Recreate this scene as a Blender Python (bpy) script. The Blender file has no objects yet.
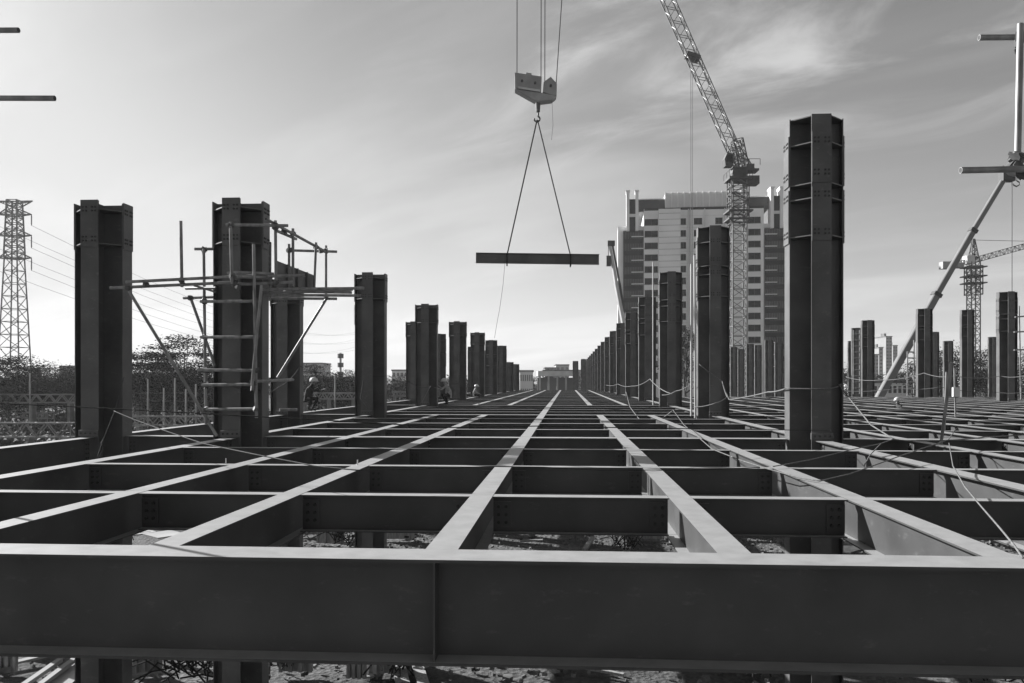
import bpy, math, random
from mathutils import Vector, Matrix
random.seed(7)
R = math.radians
scene = bpy.context.scene
col = scene.collection
F = 835.0; CX = 512.0; HY = 381.5; CAMZ = 1.1
TH = math.atan(55 / F)
GZ = -5.5
SUN_EL = 25.0; SUN_AHEAD = 31.0      # sun on the left, this far ahead of square

# ------------------------------------------------------------------ camera
cam = bpy.data.objects.new('camera', bpy.data.cameras.new('camera'))
col.objects.link(cam)
cam.location = (0, 0, CAMZ)
cam.rotation_euler = (R(90), 0, TH)
cam.data.sensor_width = 36
cam.data.lens = 36 * F / 1024
cam.data.shift_y = (HY - 341.5) / 1024
cam.data.clip_start = 0.1
cam.data.clip_end = 8000
scene.camera = cam
FW = Vector((-math.sin(TH), math.cos(TH), 0)); RT = Vector((math.cos(TH), math.sin(TH), 0))

def at(x, y, D):
    """real point at depth D seen in direction x, y"""
    return Vector((0, 0, CAMZ)) + FW * D + RT * ((x - CX) / F * D) + Vector((0, 0, (HY - y) / F * D))

# ------------------------------------------------------------------ materials
def new_mat(name):
    m = bpy.data.materials.new(name); m.use_nodes = True
    return m, m.node_tree, m.node_tree.nodes['Principled BSDF']

def noise_mat(name, a, b, scale=4.0, rough=0.7, detail=6, bump=0.0, bscale=None, metallic=0.0, stretch=(1, 1, 1), lo=.35, hi=.65, spec=0.5, rand=0.0):
    m, t, p = new_mat(name)
    tc = t.nodes.new('ShaderNodeTexCoord')
    mp = t.nodes.new('ShaderNodeMapping'); mp.inputs['Scale'].default_value = stretch
    t.links.new(tc.outputs['Object'], mp.inputs['Vector'])
    n = t.nodes.new('ShaderNodeTexNoise'); n.inputs['Scale'].default_value = scale; n.inputs['Detail'].default_value = detail
    t.links.new(mp.outputs[0], n.inputs['Vector'])
    r = t.nodes.new('ShaderNodeValToRGB')
    r.color_ramp.elements[0].position = lo; r.color_ramp.elements[1].position = hi
    r.color_ramp.elements[0].color = (a, a, a, 1); r.color_ramp.elements[1].color = (b, b, b, 1)
    t.links.new(n.outputs['Fac'], r.inputs[0])
    out = r.outputs[0]
    if rand:
        oi = t.nodes.new('ShaderNodeObjectInfo')
        mr = t.nodes.new('ShaderNodeMapRange'); mr.inputs['To Min'].default_value = 1 - rand; mr.inputs['To Max'].default_value = 1 + rand
        t.links.new(oi.outputs['Random'], mr.inputs['Value'])
        mx = t.nodes.new('ShaderNodeMix'); mx.data_type = 'RGBA'; mx.blend_type = 'MULTIPLY'; mx.inputs[0].default_value = 1
        t.links.new(out, mx.inputs[6]); t.links.new(mr.outputs[0], mx.inputs[7]); out = mx.outputs[2]
    t.links.new(out, p.inputs['Base Color'])
    p.inputs['Roughness'].default_value = rough; p.inputs['Metallic'].default_value = metallic
    p.inputs['Specular IOR Level'].default_value = spec
    if bump:
        n2 = t.nodes.new('ShaderNodeTexNoise'); n2.inputs['Scale'].default_value = bscale or scale * 4; n2.inputs['Detail'].default_value = 5
        t.links.new(tc.outputs['Object'], n2.inputs['Vector'])
        bp = t.nodes.new('ShaderNodeBump'); bp.inputs['Strength'].default_value = bump
        t.links.new(n2.outputs['Fac'], bp.inputs['Height']); t.links.new(bp.outputs[0], p.inputs['Normal'])
    return m

def steel_mat(name, base, dust_sun_tone, rough=0.55, spec=.35):
    """primer painted steel, dusty faces that look up painted paler for sun brightness, chalk scuffs"""
    m, t, p = new_mat(name); N = t.nodes; L = t.links
    tc = N.new('ShaderNodeTexCoord'); geo = N.new('ShaderNodeNewGeometry')
    n1 = N.new('ShaderNodeTexNoise'); n1.inputs['Scale'].default_value = 1.6; n1.inputs['Detail'].default_value = 8
    L.new(geo.outputs['Position'], n1.inputs['Vector'])
    r1 = N.new('ShaderNodeValToRGB'); r1.color_ramp.elements[0].position = .3; r1.color_ramp.elements[1].position = .7
    r1.color_ramp.elements[0].color = (base * .7,) * 3 + (1,); r1.color_ramp.elements[1].color = (base * 1.3,) * 3 + (1,)
    L.new(n1.outputs['Fac'], r1.inputs[0])
    # chalk / scrape marks
    mp = N.new('ShaderNodeMapping'); mp.inputs['Scale'].default_value = (1, 1, 2.4)
    L.new(geo.outputs['Position'], mp.inputs['Vector'])
    n2 = N.new('ShaderNodeTexNoise'); n2.inputs['Scale'].default_value = 4.6; n2.inputs['Detail'].default_value = 12; n2.inputs['Roughness'].default_value = .72
    L.new(mp.outputs[0], n2.inputs['Vector'])
    r2 = N.new('ShaderNodeValToRGB'); r2.color_ramp.elements[0].position = .58; r2.color_ramp.elements[1].position = .8
    r2.color_ramp.elements[0].color = (0, 0, 0, 1); r2.color_ramp.elements[1].color = (.5, .5, .5, 1)
    L.new(n2.outputs['Fac'], r2.inputs[0])
    mx1 = N.new('ShaderNodeMix'); mx1.data_type = 'RGBA'
    mx1.inputs[7].default_value = (base * 3.6,) * 3 + (1,)
    L.new(r2.outputs[0], mx1.inputs[0]); L.new(r1.outputs[0], mx1.inputs[6])
    # dusty tone on upward faces, raised to stand in for sunlight
    sp = N.new('ShaderNodeSeparateXYZ'); L.new(geo.outputs['True Normal'], sp.inputs[0])
    up = N.new('ShaderNodeMapRange'); up.inputs['From Min'].default_value = .6; up.inputs['From Max'].default_value = .95
    L.new(sp.outputs['Z'], up.inputs['Value'])
    n3 = N.new('ShaderNodeTexNoise'); n3.inputs['Scale'].default_value = 5; n3.inputs['Detail'].default_value = 9; n3.inputs['Roughness'].default_value = .65
    L.new(geo.outputs['Position'], n3.inputs['Vector'])
    r3 = N.new('ShaderNodeMapRange'); r3.inputs['From Min'].default_value = .3; r3.inputs['From Max'].default_value = .62
    r3.inputs['To Min'].default_value = .72; r3.inputs['To Max'].default_value = 1
    L.new(n3.outputs['Fac'], r3.inputs['Value'])
    mu = N.new('ShaderNodeMath'); mu.operation = 'MULTIPLY'
    L.new(up.outputs[0], mu.inputs[0]); L.new(r3.outputs[0], mu.inputs[1])
    mx2 = N.new('ShaderNodeMix'); mx2.data_type = 'RGBA'; mx2.inputs[7].default_value = (dust_sun_tone,) * 3 + (1,)
    L.new(mu.outputs[0], mx2.inputs[0]); L.new(mx1.outputs[2], mx2.inputs[6])
    L.new(mx2.outputs[2], p.inputs['Base Color'])
    p.inputs['Roughness'].default_value = rough; p.inputs['Specular IOR Level'].default_value = spec
    bp = N.new('ShaderNodeBump'); bp.inputs['Strength'].default_value = .06; bp.inputs['Distance'].default_value = .02
    L.new(n3.outputs['Fac'], bp.inputs['Height']); L.new(bp.outputs[0], p.inputs['Normal'])
    return m

M = {}
M['steel'] = steel_mat('primed_steel', .056, .34, .46, .55)
M['steel_column'] = steel_mat('primed_column_steel', .084, .3, .46, .55)
M['bolt'] = noise_mat('bolt_steel', .02, .035, 20, .6)
M['bolt_pale'] = noise_mat('bolt_zinc', .3, .45, 20, .4)
M['tube'] = noise_mat('scaffold_tube_steel', .15, .3, 7, .5, bump=.1, metallic=.2, stretch=(1, 1, .4))
M['coupler'] = noise_mat('coupler_iron', .06, .13, 12, .6)
M['plank'] = noise_mat('weathered_plank', .16, .3, 3, .85, stretch=(1, 9, 1), bump=.2)
M['timber'] = noise_mat('formwork_timber', .2, .38, 4, .85, stretch=(5, 5, .7), bump=.2, rand=.25)
M['rope_pale'] = noise_mat('pale_rope', .12, .19, 30, .95, spec=.1)
M['rope_dark'] = noise_mat('dark_wire', .025, .045, 30, .9, spec=.1)
M['rope_mid'] = noise_mat('steel_wire_rope', .06, .1, 30, .9, spec=.1)
M['crane_paint'] = noise_mat('crane_paint', .13, .22, .6, .5)
M['crane_dark'] = noise_mat('crane_dark_steel', .035, .07, 1, .6)
M['boom_white'] = noise_mat('boom_white_paint', .45, .6, .5, .5)
M['boom_grey'] = noise_mat('boom_grey_paint', .13, .18, .5, .4)
M['galv'] = noise_mat('galvanised_steel', .16, .26, 1, .6)
M['bark'] = noise_mat('bark', .06, .12, 3, .9)
M['leaf'] = noise_mat('foliage', .016, .034, 2.2, .95, spec=.05, rand=.15)
M['leaf_pale'] = noise_mat('foliage_pale', .022, .045, 2.2, .95, spec=.05, rand=.15)
M['scrub'] = noise_mat('scrub_foliage', .02, .05, .2, .85)
M['wall'] = noise_mat('white_cladding', .74, .84, .15, .6)
M['wall_dim'] = noise_mat('grey_cladding', .62, .7, .15, .6)
M['glass'] = noise_mat('dark_window_glass', .008, .02, .08, .3, spec=.12)
M['glass_band'] = noise_mat('curtain_glass', .04, .1, .12, .4, spec=.15, detail=3)
M['mullion'] = noise_mat('mullion', .1, .14, 1, .5)
M['concrete'] = noise_mat('concrete', .24, .36, .4, .85, bump=.15)
M['city'] = noise_mat('city_wall', .2, .32, .05, .8, rand=.5)
M['city_win'] = noise_mat('city_window', .05, .09, .1, .3)
M['roof'] = noise_mat('dark_roof', .07, .12, .3, .8)
M['skin'] = noise_mat('skin', .2, .26, 8, .6)
M['shirt_pale'] = noise_mat('pale_shirt', .22, .36, 9, .9)
M['shirt_dark'] = noise_mat('dark_shirt', .03, .06, 9, .9)
M['trousers'] = noise_mat('dark_trousers', .02, .04, 9, .9)
M['boots'] = noise_mat('boots', .02, .035, 9, .7)
M['hat'] = noise_mat('white_hard_hat', .5, .6, 3, .35)
M['rubble'] = noise_mat('rubble', .06, .24, 3, .9, rand=.2)
M['debris_bore_shade'] = noise_mat('dark_debris_bore_shade', .03, .08, 3, .8)  # dark debris colour, also the painted shade in tube ends
M['tyre'] = noise_mat('tyre', .02, .03, 3, .8)
M['net'] = noise_mat('block_paint', .26, .36, 2, .5)

# ------------------------------------------------------------------ mesh builder
class MB:
    def __init__(s): s.v = []; s.f = []; s.m = []; s.mi = 0
    def box(s, x0, x1, y0, y1, z0, z1, mtx=None):
        b = len(s.v)
        for z in (z0, z1):
            for x, y in ((x0, y0), (x1, y0), (x1, y1), (x0, y1)):
                p = Vector((x, y, z)); s.v.append(mtx @ p if mtx else p)
        for q in ((3, 2, 1, 0), (4, 5, 6, 7), (0, 1, 5, 4), (1, 2, 6, 5), (2, 3, 7, 6), (3, 0, 4, 7)):
            s.f.append([b + i for i in q]); s.m.append(s.mi)
        return s
    def prism(s, pts, z0, z1, mtx=None, axis='z'):
        """polygon extruded along local z / y / x"""
        b = len(s.v); n = len(pts)
        for z in (z0, z1):
            for u, w in pts:
                p = Vector((u, w, z)) if axis == 'z' else (Vector((u, z, w)) if axis == 'y' else Vector((z, u, w)))
                s.v.append(mtx @ p if mtx else p)
        s.f.append([b + i for i in reversed(range(n))]); s.m.append(s.mi)
        s.f.append([b + n + i for i in range(n)]); s.m.append(s.mi)
        for i in range(n):
            j = (i + 1) % n
            s.f.append([b + i, b + j, b + n + j, b + n + i]); s.m.append(s.mi)
        return s
    def bar(s, p, q, w, w2=None, n=4):
        """straight bar of n sides between two points"""
        p = Vector(p); q = Vector(q); d = q - p
        if d.length < 1e-6: return s
        d.normalize(); up = Vector((0, 0, 1)) if abs(d.z) < .95 else Vector((1, 0, 0))
        a = d.cross(up).normalized(); c = a.cross(d)
        w2 = w if w2 is None else w2; b = len(s.v)
        for pt, ww in ((p, w), (q, w2)):
            for i in range(n):
                t = 2 * math.pi * (i + .5) / n
                s.v.append(pt + (a * math.cos(t) + c * math.sin(t)) * ww)
        s.f.append([b + i for i in reversed(range(n))]); s.m.append(s.mi)
        s.f.append([b + n + i for i in range(n)]); s.m.append(s.mi)
        for i in range(n):
            j = (i + 1) % n
            s.f.append([b + i, b + j, b + n + j, b + n + i]); s.m.append(s.mi)
        return s
    def tube(s, pts, r, n=6, r2=None):
        pts = [Vector(p) for p in pts]; b = len(s.v); k = len(pts); pa = None
        for i, p in enumerate(pts):
            d = (pts[min(i + 1, k - 1)] - pts[max(i - 1, 0)]).normalized()
            up = pa if pa else (Vector((0, 0, 1)) if abs(d.z) < .9 else Vector((1, 0, 0)))
            a = (up - d * up.dot(d)).normalized(); pa = a; c = d.cross(a)
            rr = r + (r2 - r) * i / (k - 1) if r2 is not None else r
            for j in range(n):
                t = 2 * math.pi * j / n
                s.v.append(p + (a * math.cos(t) + c * math.sin(t)) * rr)
        for i in range(k - 1):
            for j in range(n):
                j2 = (j + 1) % n
                s.f.append([b + i * n + j, b + i * n + j2, b + (i + 1) * n + j2, b + (i + 1) * n + j]); s.m.append(s.mi)
        s.f.append([b + j for j in reversed(range(n))]); s.m.append(s.mi)
        s.f.append([b + (k - 1) * n + j for j in range(n)]); s.m.append(s.mi)
        return s
    def ball(s, c, rx, ry, rz, nu=12, nv=8, v0=-math.pi / 2):
        b = len(s.v); c = Vector(c)
        for i in range(nv + 1):
            t = v0 + (math.pi / 2 - v0) * i / nv
            for j in range(nu):
                u = 2 * math.pi * j / nu
                s.v.append(c + Vector((rx * math.cos(t) * math.cos(u), ry * math.cos(t) * math.sin(u), rz * math.sin(t))))
        for i in range(nv):
            for j in range(nu):
                j2 = (j + 1) % nu
                s.f.append([b + i * nu + j, b + i * nu + j2, b + (i + 1) * nu + j2, b + (i + 1) * nu + j]); s.m.append(s.mi)
        return s
    def mesh(s, name, mats, smooth=False):
        me = bpy.data.meshes.new(name)
        me.from_pydata([tuple(v) for v in s.v], [], s.f)
        for mt in (mats if isinstance(mats, (list, tuple)) else [mats]): me.materials.append(mt)
        if any(s.m): me.polygons.foreach_set('material_index', s.m)
        if smooth: me.polygons.foreach_set('use_smooth', [True] * len(s.f))
        me.update(); return me

CACHE = {}
def cached(key, fn):
    if key not in CACHE: CACHE[key] = fn()
    return CACHE[key]

def obj(name, me, parent=None, loc=(0, 0, 0), rot=(0, 0, 0), scale=None):
    o = bpy.data.objects.new(name, me); col.objects.link(o)
    if parent: o.parent = parent
    o.location = loc; o.rotation_euler = rot
    if scale: o.scale = scale
    return o
def tag(o, label=None, cat=None, group=None, kind=None):
    if label: o['label'] = label
    if cat: o['category'] = cat
    if group: o['group'] = group
    o['kind'] = kind or 'thing'
    return o
def thing(name, label, cat, loc=(0, 0, 0), rz=0, group=None):
    return tag(obj(name, None, None, loc, (0, 0, rz)), label, cat, group)
ORD = ['zeroth', 'first', 'second', 'third', 'fourth', 'fifth', 'sixth', 'seventh', 'eighth', 'ninth', 'tenth', 'eleventh', 'twelfth', 'thirteenth', 'fourteenth', 'fifteenth', 'sixteenth', 'seventeenth', 'eighteenth', 'nineteenth', 'twentieth', 'twenty-first', 'twenty-second', 'twenty-third', 'twenty-fourth', 'twenty-fifth', 'twenty-sixth', 'twenty-seventh', 'twenty-eighth', 'twenty-ninth', 'thirtieth', 'thirty-first', 'thirty-second', 'thirty-third', 'thirty-fourth']

def px(X, Y):
    D = Y * math.cos(TH) - X * math.sin(TH)
    return CX + F * (X * math.cos(TH) + Y * math.sin(TH)) / max(D, .5)

# ------------------------------------------------------------------ steel frame
Y0 = 5.27; S = 2.79; PB = 4 * S
def YL(n): return Y0 + PB * n
ROWX = [-9.42, -6.55, 4.74, 15.03, 25.3, 35.57, 45.84]
LONG_BC = [-4.33, -2.70, -.82, 1.07, 2.72]
CA = .502; CF = .182                      # column half size and half flange width

def ibeam_pts(d, b, tf, tw):
    h = b / 2; w = tw / 2
    return [(-h, 0), (-h, -tf), (-w, -tf), (-w, -d + tf), (-h, -d + tf), (-h, -d), (h, -d), (h, -d + tf), (w, -d + tf), (w, -tf), (h, -tf), (h, 0)]
def beam_mesh(L, d, b, tf, tw, axis):
    def f():
        mb = MB(); pts = ibeam_pts(d, b, tf, tw)
        if axis == 'x': pts = pts[::-1]
        mb.prism(pts, -L / 2, L / 2, axis=axis)
        return mb.mesh('beam', M['steel'])
    return cached(('beam', round(L, 3), d, b, axis), f)
GIR = (.655, .33, .02, .014); SEC = (.36, .175, .012, .009); LNG = (.40, .215, .014, .01); RGD = (.62, .26, .018, .012)

def tab_mesh(side, d, axis, rows, cols=2):
    """bolted shear plate standing on the web of a beam, beside its end"""
    def f():
        mb = MB(); w = .17; h = d - .09
        def B(u0, u1, v0, v1, z0, z1):
            if axis == 'x': mb.box(min(u0, u1), max(u0, u1), v0, v1, z0, z1)
            else: mb.box(v0, v1, min(u0, u1), max(u0, u1), z0, z1)
        for vs in (-1, 1):
            v = sorted((vs * .0055, vs * .0165))
            B(0, side * w, v[0], v[1], -d / 2 - h / 2 + .01, -d / 2 + h / 2 - .01)
        mb.mi = 1
        for i in range(rows):
            z = -d / 2 + h * (.5 - (i + .5) / rows) * .84
            for c in range(cols):
                u = side * (w * (.3 + .42 * c))
                for vs in (-1, 1):
                    c0 = Vector((u, vs * .0165, z)) if axis == 'x' else Vector((vs * .0165, u, z))
                    c1 = Vector((u, vs * .034, z)) if axis == 'x' else Vector((vs * .034, u, z))
                    mb.bar(c0, c1, .017, n=6)
        return mb.mesh('plate', [M['steel'], M['bolt']])
    return cached(('tab', side, d, axis, rows, cols), f)
def stiff_mesh(b, d, axis='x', side=-1):
    def f():
        mb = MB(); y0, y1 = sorted((side * .008, side * (b / 2 - .01)))
        if axis == 'x': mb.box(-.006, .006, y0, y1, -d + .021, -.021)
        else: mb.box(y0, y1, -.006, .006, -d + .021, -.021)
        return mb.mesh('stiffener', M['steel'])
    return cached(('st', b, d, axis, side), f)

def beam(name, label, cat, group, p, L, sec, axis, tabs=0, rows=3, mesh_off=0.0, stiffs=()):
    o = obj(name, beam_mesh(L, *sec, axis), None, (p[0], p[1], mesh_off)); tag(o, label, cat, group)
    if tabs:
        for sd in (-1, 1):
            if tabs == 3 or (tabs == 1 and sd == -1) or (tabs == 2 and sd == 1):
                e = sd * (L / 2 - .002)
                obj('connection_plate', tab_mesh(-sd, sec[0], axis, rows), o, (e, 0, 0) if axis == 'x' else (0, e, 0))
    for (u, side) in stiffs:
        obj('stiffener', stiff_mesh(sec[1], sec[0], axis, side), o, (u, 0, 0) if axis == 'x' else (0, u, 0))
    return o

# long lines: rows + intermediate
def lines_between(a, b):
    if (a, b) == (-9.42, -6.55): return []
    if (a, b) == (-6.55, 4.74): return LONG_BC
    return [a + (b - a) * i / 6 for i in range(1, 6)]
ALLX = []
for i in range(len(ROWX) - 1):
    ALLX.append((ROWX[i], True)); ALLX += [(x, False) for x in lines_between(ROWX[i], ROWX[i + 1])]
ALLX.append((ROWX[-1], True))
NB_LEFT = 9; NB_RIGHT = 5
def nbays(X): return NB_LEFT if X < 5 else NB_RIGHT
STRIP = ['far left', 'left', 'centre', 'right', 'further right', 'farthest right']
def has_col(X, n):
    if n == 0: return X < 5
    if X in (-9.42, -6.55): return n <= 9
    if X == 4.74: return True
    if X == 25.3: return n in (4, 5, 6)
    return False
DIST = ['', 'nearest', 'second', 'third', 'fourth', 'fifth', 'sixth', 'seventh', 'eighth', 'ninth', 'tenth']

# transverse girders on the column lines
for i in range(len(ROWX) - 1):
    xa, xb = ROWX[i], ROWX[i + 1]
    nmax = nbays(xb if xb > 5 else 0)
    for n in range(nmax + 1):
        if min(px(xa, YL(n)), px(xb, YL(n))) > 1060 and n > 0: continue
        ca = CA + .03 if has_col(xa, n) else .02
        cb = CA + .03 if has_col(xb, n) else .02
        L = xb - xa - ca - cb; xm = (xa + ca + xb - cb) / 2
        if n == 0 and i == 1:
            lab = 'deep dark steel girder running full width across the front of the deck'
            st = [(x - xm, sd) for x in (-.82,) for sd in (-1, 1)]
        else:
            lab = '%s deep dark girder across the deck, in the %s strip of bays' % (ORD[n + 1], STRIP[i]); st = ()
        beam('deep_girder', lab, 'girder', 'deep girders across the deck on the column lines', (xm, YL(n)), L, GIR, 'x',
             3 if n in (1, 2) else 0, 6, -.001 if n else 0, st)

# longitudinals
for k, (X, isrow) in enumerate(ALLX):
    for n in range(nbays(X)):
        y0, y1 = YL(n), YL(n + 1)
        if n == 2 and not isrow and X != -.82 and X < 5: continue
        if px(X, y0) > 1080 and px(X, y1) > 1080: continue
        if isrow:
            a = CA + .03 if has_col(X, n) else .16; b = CA + .03 if has_col(X, n + 1) else .16
            lab = '%s steel girder from the camera along the %s line of columns' % (ORD[n + 1], ORD[ROWX.index(X) + 1])
            beam('row_girder', lab, 'girder', 'girders running away from the camera between columns', (X, (y0 + a + y1 - b) / 2), y1 - y0 - a - b, RGD, 'y', 3 if n < 2 else 0, 5, -.002)
        else:
            g = .166
            if X == -.82: lab = 'pale topped centre beam running away from the camera, %s length' % ORD[n + 1]
            else: lab = '%s beam from the left running away from the camera, in the %s bay' % (ORD[k + 1], ORD[n + 1])
            beam('lengthwise_beam', lab, 'beam', 'lighter beams running away from the camera', (X, (y0 + y1) / 2), y1 - y0 - 2 * g, LNG, 'y', 3 if n < 2 else 0, 4, 0)

# cross beams: short pieces between the lengthwise beams near the camera, bay-long ones beyond
for n in range(NB_LEFT):
    for j in (1, 2, 3):
        y = YL(n) + S * j
        if n < 2:
            xs = [X for X, _ in ALLX if X >= -6.6]
            for q in range(len(xs) - 1):
                xa, xb = xs[q], xs[q + 1]
                if px(xa, y) > 1060: continue
                ra = .132 if xa in ROWX else .109; rb = .132 if xb in ROWX else .109
                L = xb - xa - ra - rb
                lab = '%s cross beam behind the front girder, %s opening from the left' % (ORD[n * 4 + j], ORD[q + 1])
                beam('cross_beam', lab, 'beam', 'short cross beams bolted between the lengthwise beams', ((xa + ra + xb - rb) / 2, y), L, SEC, 'x', 3 if px(xa, y) < 1060 else 0, 3, -.003)
        else:
            for i in range(1, len(ROWX) - 1):
                xa, xb = ROWX[i], ROWX[i + 1]
                if n >= nbays(xb if xb > 5 else 0) or px(xa, y) > 1060: continue
                lab = '%s cross beam behind the front girder, spanning the %s strip of bays' % (ORD[n * 4 + j] if n * 4 + j < len(ORD) else 'farthest', STRIP[i])
                if n * 4 + j >= len(ORD): continue
                beam('cross_beam', lab, 'beam', 'long cross beams in the far bays', ((xa + xb) / 2, y), xb - xa - .27, SEC, 'x', 0, 3, -.006)

# ------------------------------------------------------------------ columns
def splice_mesh(z0, z1, brows):
    def f():
        mb = MB(); w = CF - .004
        mb.box(-w, w, -CA - .022, -CA - .001, z0, z1)
        mb.mi = 1
        for z in brows:
            for x in (-.13, -.06, .06, .13):
                for dz in (0, -.075):
                    mb.bar((x, -CA - .022, z + dz), (x, -CA - .036, z + dz), .021, n=6)
        return mb.mesh('splice', [M['steel_column'], M['bolt']])
    return cached(('sp', round(z0, 3), round(z1, 3)), f)
def col_web(z1):
    def f():
        mb = MB(); t = .01; a = CA - .021
        mb.box(-a, a, -t, t, GZ, z1); mb.box(-t + .0005, t - .0005, -a, -t - .0005, GZ, z1); mb.box(-t + .0005, t - .0005, t + .0005, a, GZ, z1)
        return mb.mesh('web', M['steel_column'])
    return cached(('cw', round(z1, 2)), f)
def col_flange(z1):
    def f(): return MB().box(-CF, CF, -CA, -CA + .02, GZ, z1).mesh('flange', M['steel_column'])
    return cached(('cf', round(z1, 2)), f)
def diaphragm():
    def f():
        a = CA - .022; c = CF - .004
        return MB().prism([(c, -a), (a, -c), (a, c), (c, a), (-c, a), (-a, c), (-a, -c), (-c, -a)], -.01, .01).mesh('diaphragm', M['steel_column'])
    return cached('dia', f)
def lug_mesh():
    def f():
        mb = MB(); mb.box(-CF - .02, CF + .02, -CA - .06, -CA - .002, .02, .14)
        mb.mi = 1
        for x in (-.14, -.05, .05, .14): mb.bar((x, -CA - .06, .08), (x, -CA - .075, .08), .02, n=6)
        return mb.mesh('lug', [M['steel_column'], M['bolt']])
    return cached('lug', f)
def simple_col(z1, slices):
    def f():
        mb = MB(); t = .01; a = CA - .021
        for r in range(4):
            m = Matrix.Rotation(r * math.pi / 2, 4, 'Z')
            mb.box(-CF, CF, -CA, -CA + .02, GZ, z1, m)
        mb.box(-a, a, -t, t, GZ, z1); mb.box(-t, t, -a, -t - .001, GZ, z1); mb.box(-t, t, t + .001, a, GZ, z1)
        a = CA - .022; c = CF - .004
        for z in slices: mb.prism([(c, -a), (a, -c), (a, c), (c, a), (-c, a), (-a, c), (-a, -c), (-c, -a)], z - .01, z + .01)
        for (p, q) in ((z1 - 1.3, z1 - .35), (z1 - 2.4, z1 - 1.37)):
            for r in range(4):
                mb.box(-CF + .004, CF - .004, -CA - .018, -CA - .001, p, q, Matrix.Rotation(r * math.pi / 2, 4, 'Z'))
        return mb.mesh('column', M['steel_column'])
    return cached(('sc', round(z1, 2)), f)

def column(X, Y, z1, tall, label, group, slope=0, near=True, rz=0):
    if not near:
        o = obj('steel_column', simple_col(z1, [z1 - .02, z1 - .5, z1 - 1.25, z1 - 1.45, z1 - 2.2]), None, (X, Y, 0), (0, 0, rz))
        return tag(o, label, 'column', group)
    o = thing('steel_column', label, 'column', (X, Y, 0), rz, group)
    w = obj('web', col_web(z1), o)
    fl = [obj('flange', col_flange(z1), o, (0, 0, 0), (0, 0, r * math.pi / 2)) for r in range(4)]
    if slope:
        for q in [w] + fl:
            q.data = q.data.copy()
            for v in q.data.vertices:
                if v.co.z > 1:
                    p = q.matrix_basis @ v.co
                    v.co.z += -slope * (p.x + CA)
        return o
    zs = [z1 - .35, z1 - .95 - .35] if tall else []
    if tall:
        plates = [(z1 - 1.28, z1 - .33, (z1 - .45, z1 - 1.05)), (z1 - 2.37, z1 - 1.36, (z1 - 1.46, z1 - 2.16))]
        dz = [z1 - .03, z1 - .52, z1 - 1.28, z1 - 1.56, z1 - 2.26]
    else:
        plates = [(z1 - .92, z1 + .012, (z1 - .13, z1 - .72))]
        dz = [z1 - .16, z1 - .84]
    for (p, q, br) in plates:
        for r in range(4): obj('splice_plate', splice_mesh(p, q, br), o, (0, 0, 0), (0, 0, r * math.pi / 2))
    for z in dz: obj('diaphragm', diaphragm(), o, (0, 0, z))
    obj('bolted_lug', lug_mesh(), o)
    return o

GC = 'steel columns rising through the deck'
ZL = 4.68; ZR = 6.1
# line 0 stubs, cut off under the deck
for X in (-9.42, -6.55, 4.74):
    o = obj('column_stub', simple_col(-.05, []), None, (X, Y0, 0)); CACHE.pop(('sc', -.05))
    me = bpy.data.meshes.new('stub'); mb = MB()
    for r in range(4): mb.box(-CF, CF, -CA, -CA + .02, GZ, -.03, Matrix.Rotation(r * math.pi / 2, 4, 'Z'))
    mb.box(-CA + .021, CA - .021, -.01, .01, GZ, -.03); mb.box(-.01, .01, -CA + .021, -.011, GZ, -.03); mb.box(-.01, .01, .011, CA - .021, GZ, -.03)
    o.data = mb.mesh('stub', M['steel_column'])
    tag(o, 'column stub under the %s end of the front girder' % {-9.42: 'far left', -6.55: 'left', 4.74: 'right'}[X], 'column', 'column stubs under the front girder')
for n in range(1, 9):
    zt = ZL
    if n == 2:
        column(-9.42, YL(n), 4.55, False, 'steel column close behind the tube scaffold, its top hidden by the platform', GC); continue
    if n == 1: lab = 'leftmost steel column, bare, with bolted splice plates at its top'
    else: lab = '%s column from the camera in the outer row at far left' % ORD[n]
    column(-9.42 + (.25 if n == 4 else 0), YL(n), zt if n < 5 else 4.6, False, lab, GC, near=n < 5)
for n in range(1, 10):
    lab = 'steel column with tube scaffold wrapped round it' if n == 1 else '%s column from the camera in the row left of centre' % ORD[n]
    column(-6.55, YL(n), ZL if n < 8 else 3.3, False, lab, GC, near=n < 6)
for n in range(1, 20):
    lab = 'tallest steel column, nearest of the right row, with two bands of bolts' if n == 1 else '%s column from the camera in the row right of centre' % ORD[n]
    column(4.74, YL(n), ZR + (0 if n < 17 else -1.4), True, lab, GC, near=n < 6)
for n, w in ((4, 'nearest'), (5, 'second'), (6, 'third')):
    column(25.3, YL(n), ZR + .15, True, '%s column from the camera in the far right row, right of the tallest column' % w, GC, near=n == 4)
BACK = [(967, 310, 70, 'right of the telescopic boom, left of the far tower crane mast'), (948, 341, 95, 'short and left of the far tower crane mast'),
        (933.5, 332, 88, 'close behind the second column of the far right row'), (856, 328, 97, 'close left of the third column of the far right row'),
        (851.3, 341, 130, 'just right of the tallest column'), (992, 337, 120, 'left of the rightmost column'),
        (575.5, 361, 150, 'standing alone at the far end of the right row'), (583.5, 359, 160, 'at the far end of the right row beside the lone one'),
        (733.8, 347, 125, 'left foot of the lattice crane mast'), (741, 349, 136, 'behind the lattice crane mast'),
        (750, 344, 114, 'right of the lattice crane mast'), (758, 345, 125, 'in the middle of the gap left of the tallest column'),
        (769, 340, 103, 'second to the left of the tallest column'), (778.5, 342, 114, 'closest on the left of the tallest column')]
for x, y, D, lab in BACK:
    p = at(x, y, D)
    column(p.x, p.y, p.z, True, 'distant dark column ' + lab, 'distant columns of the far bays', near=False)

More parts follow.
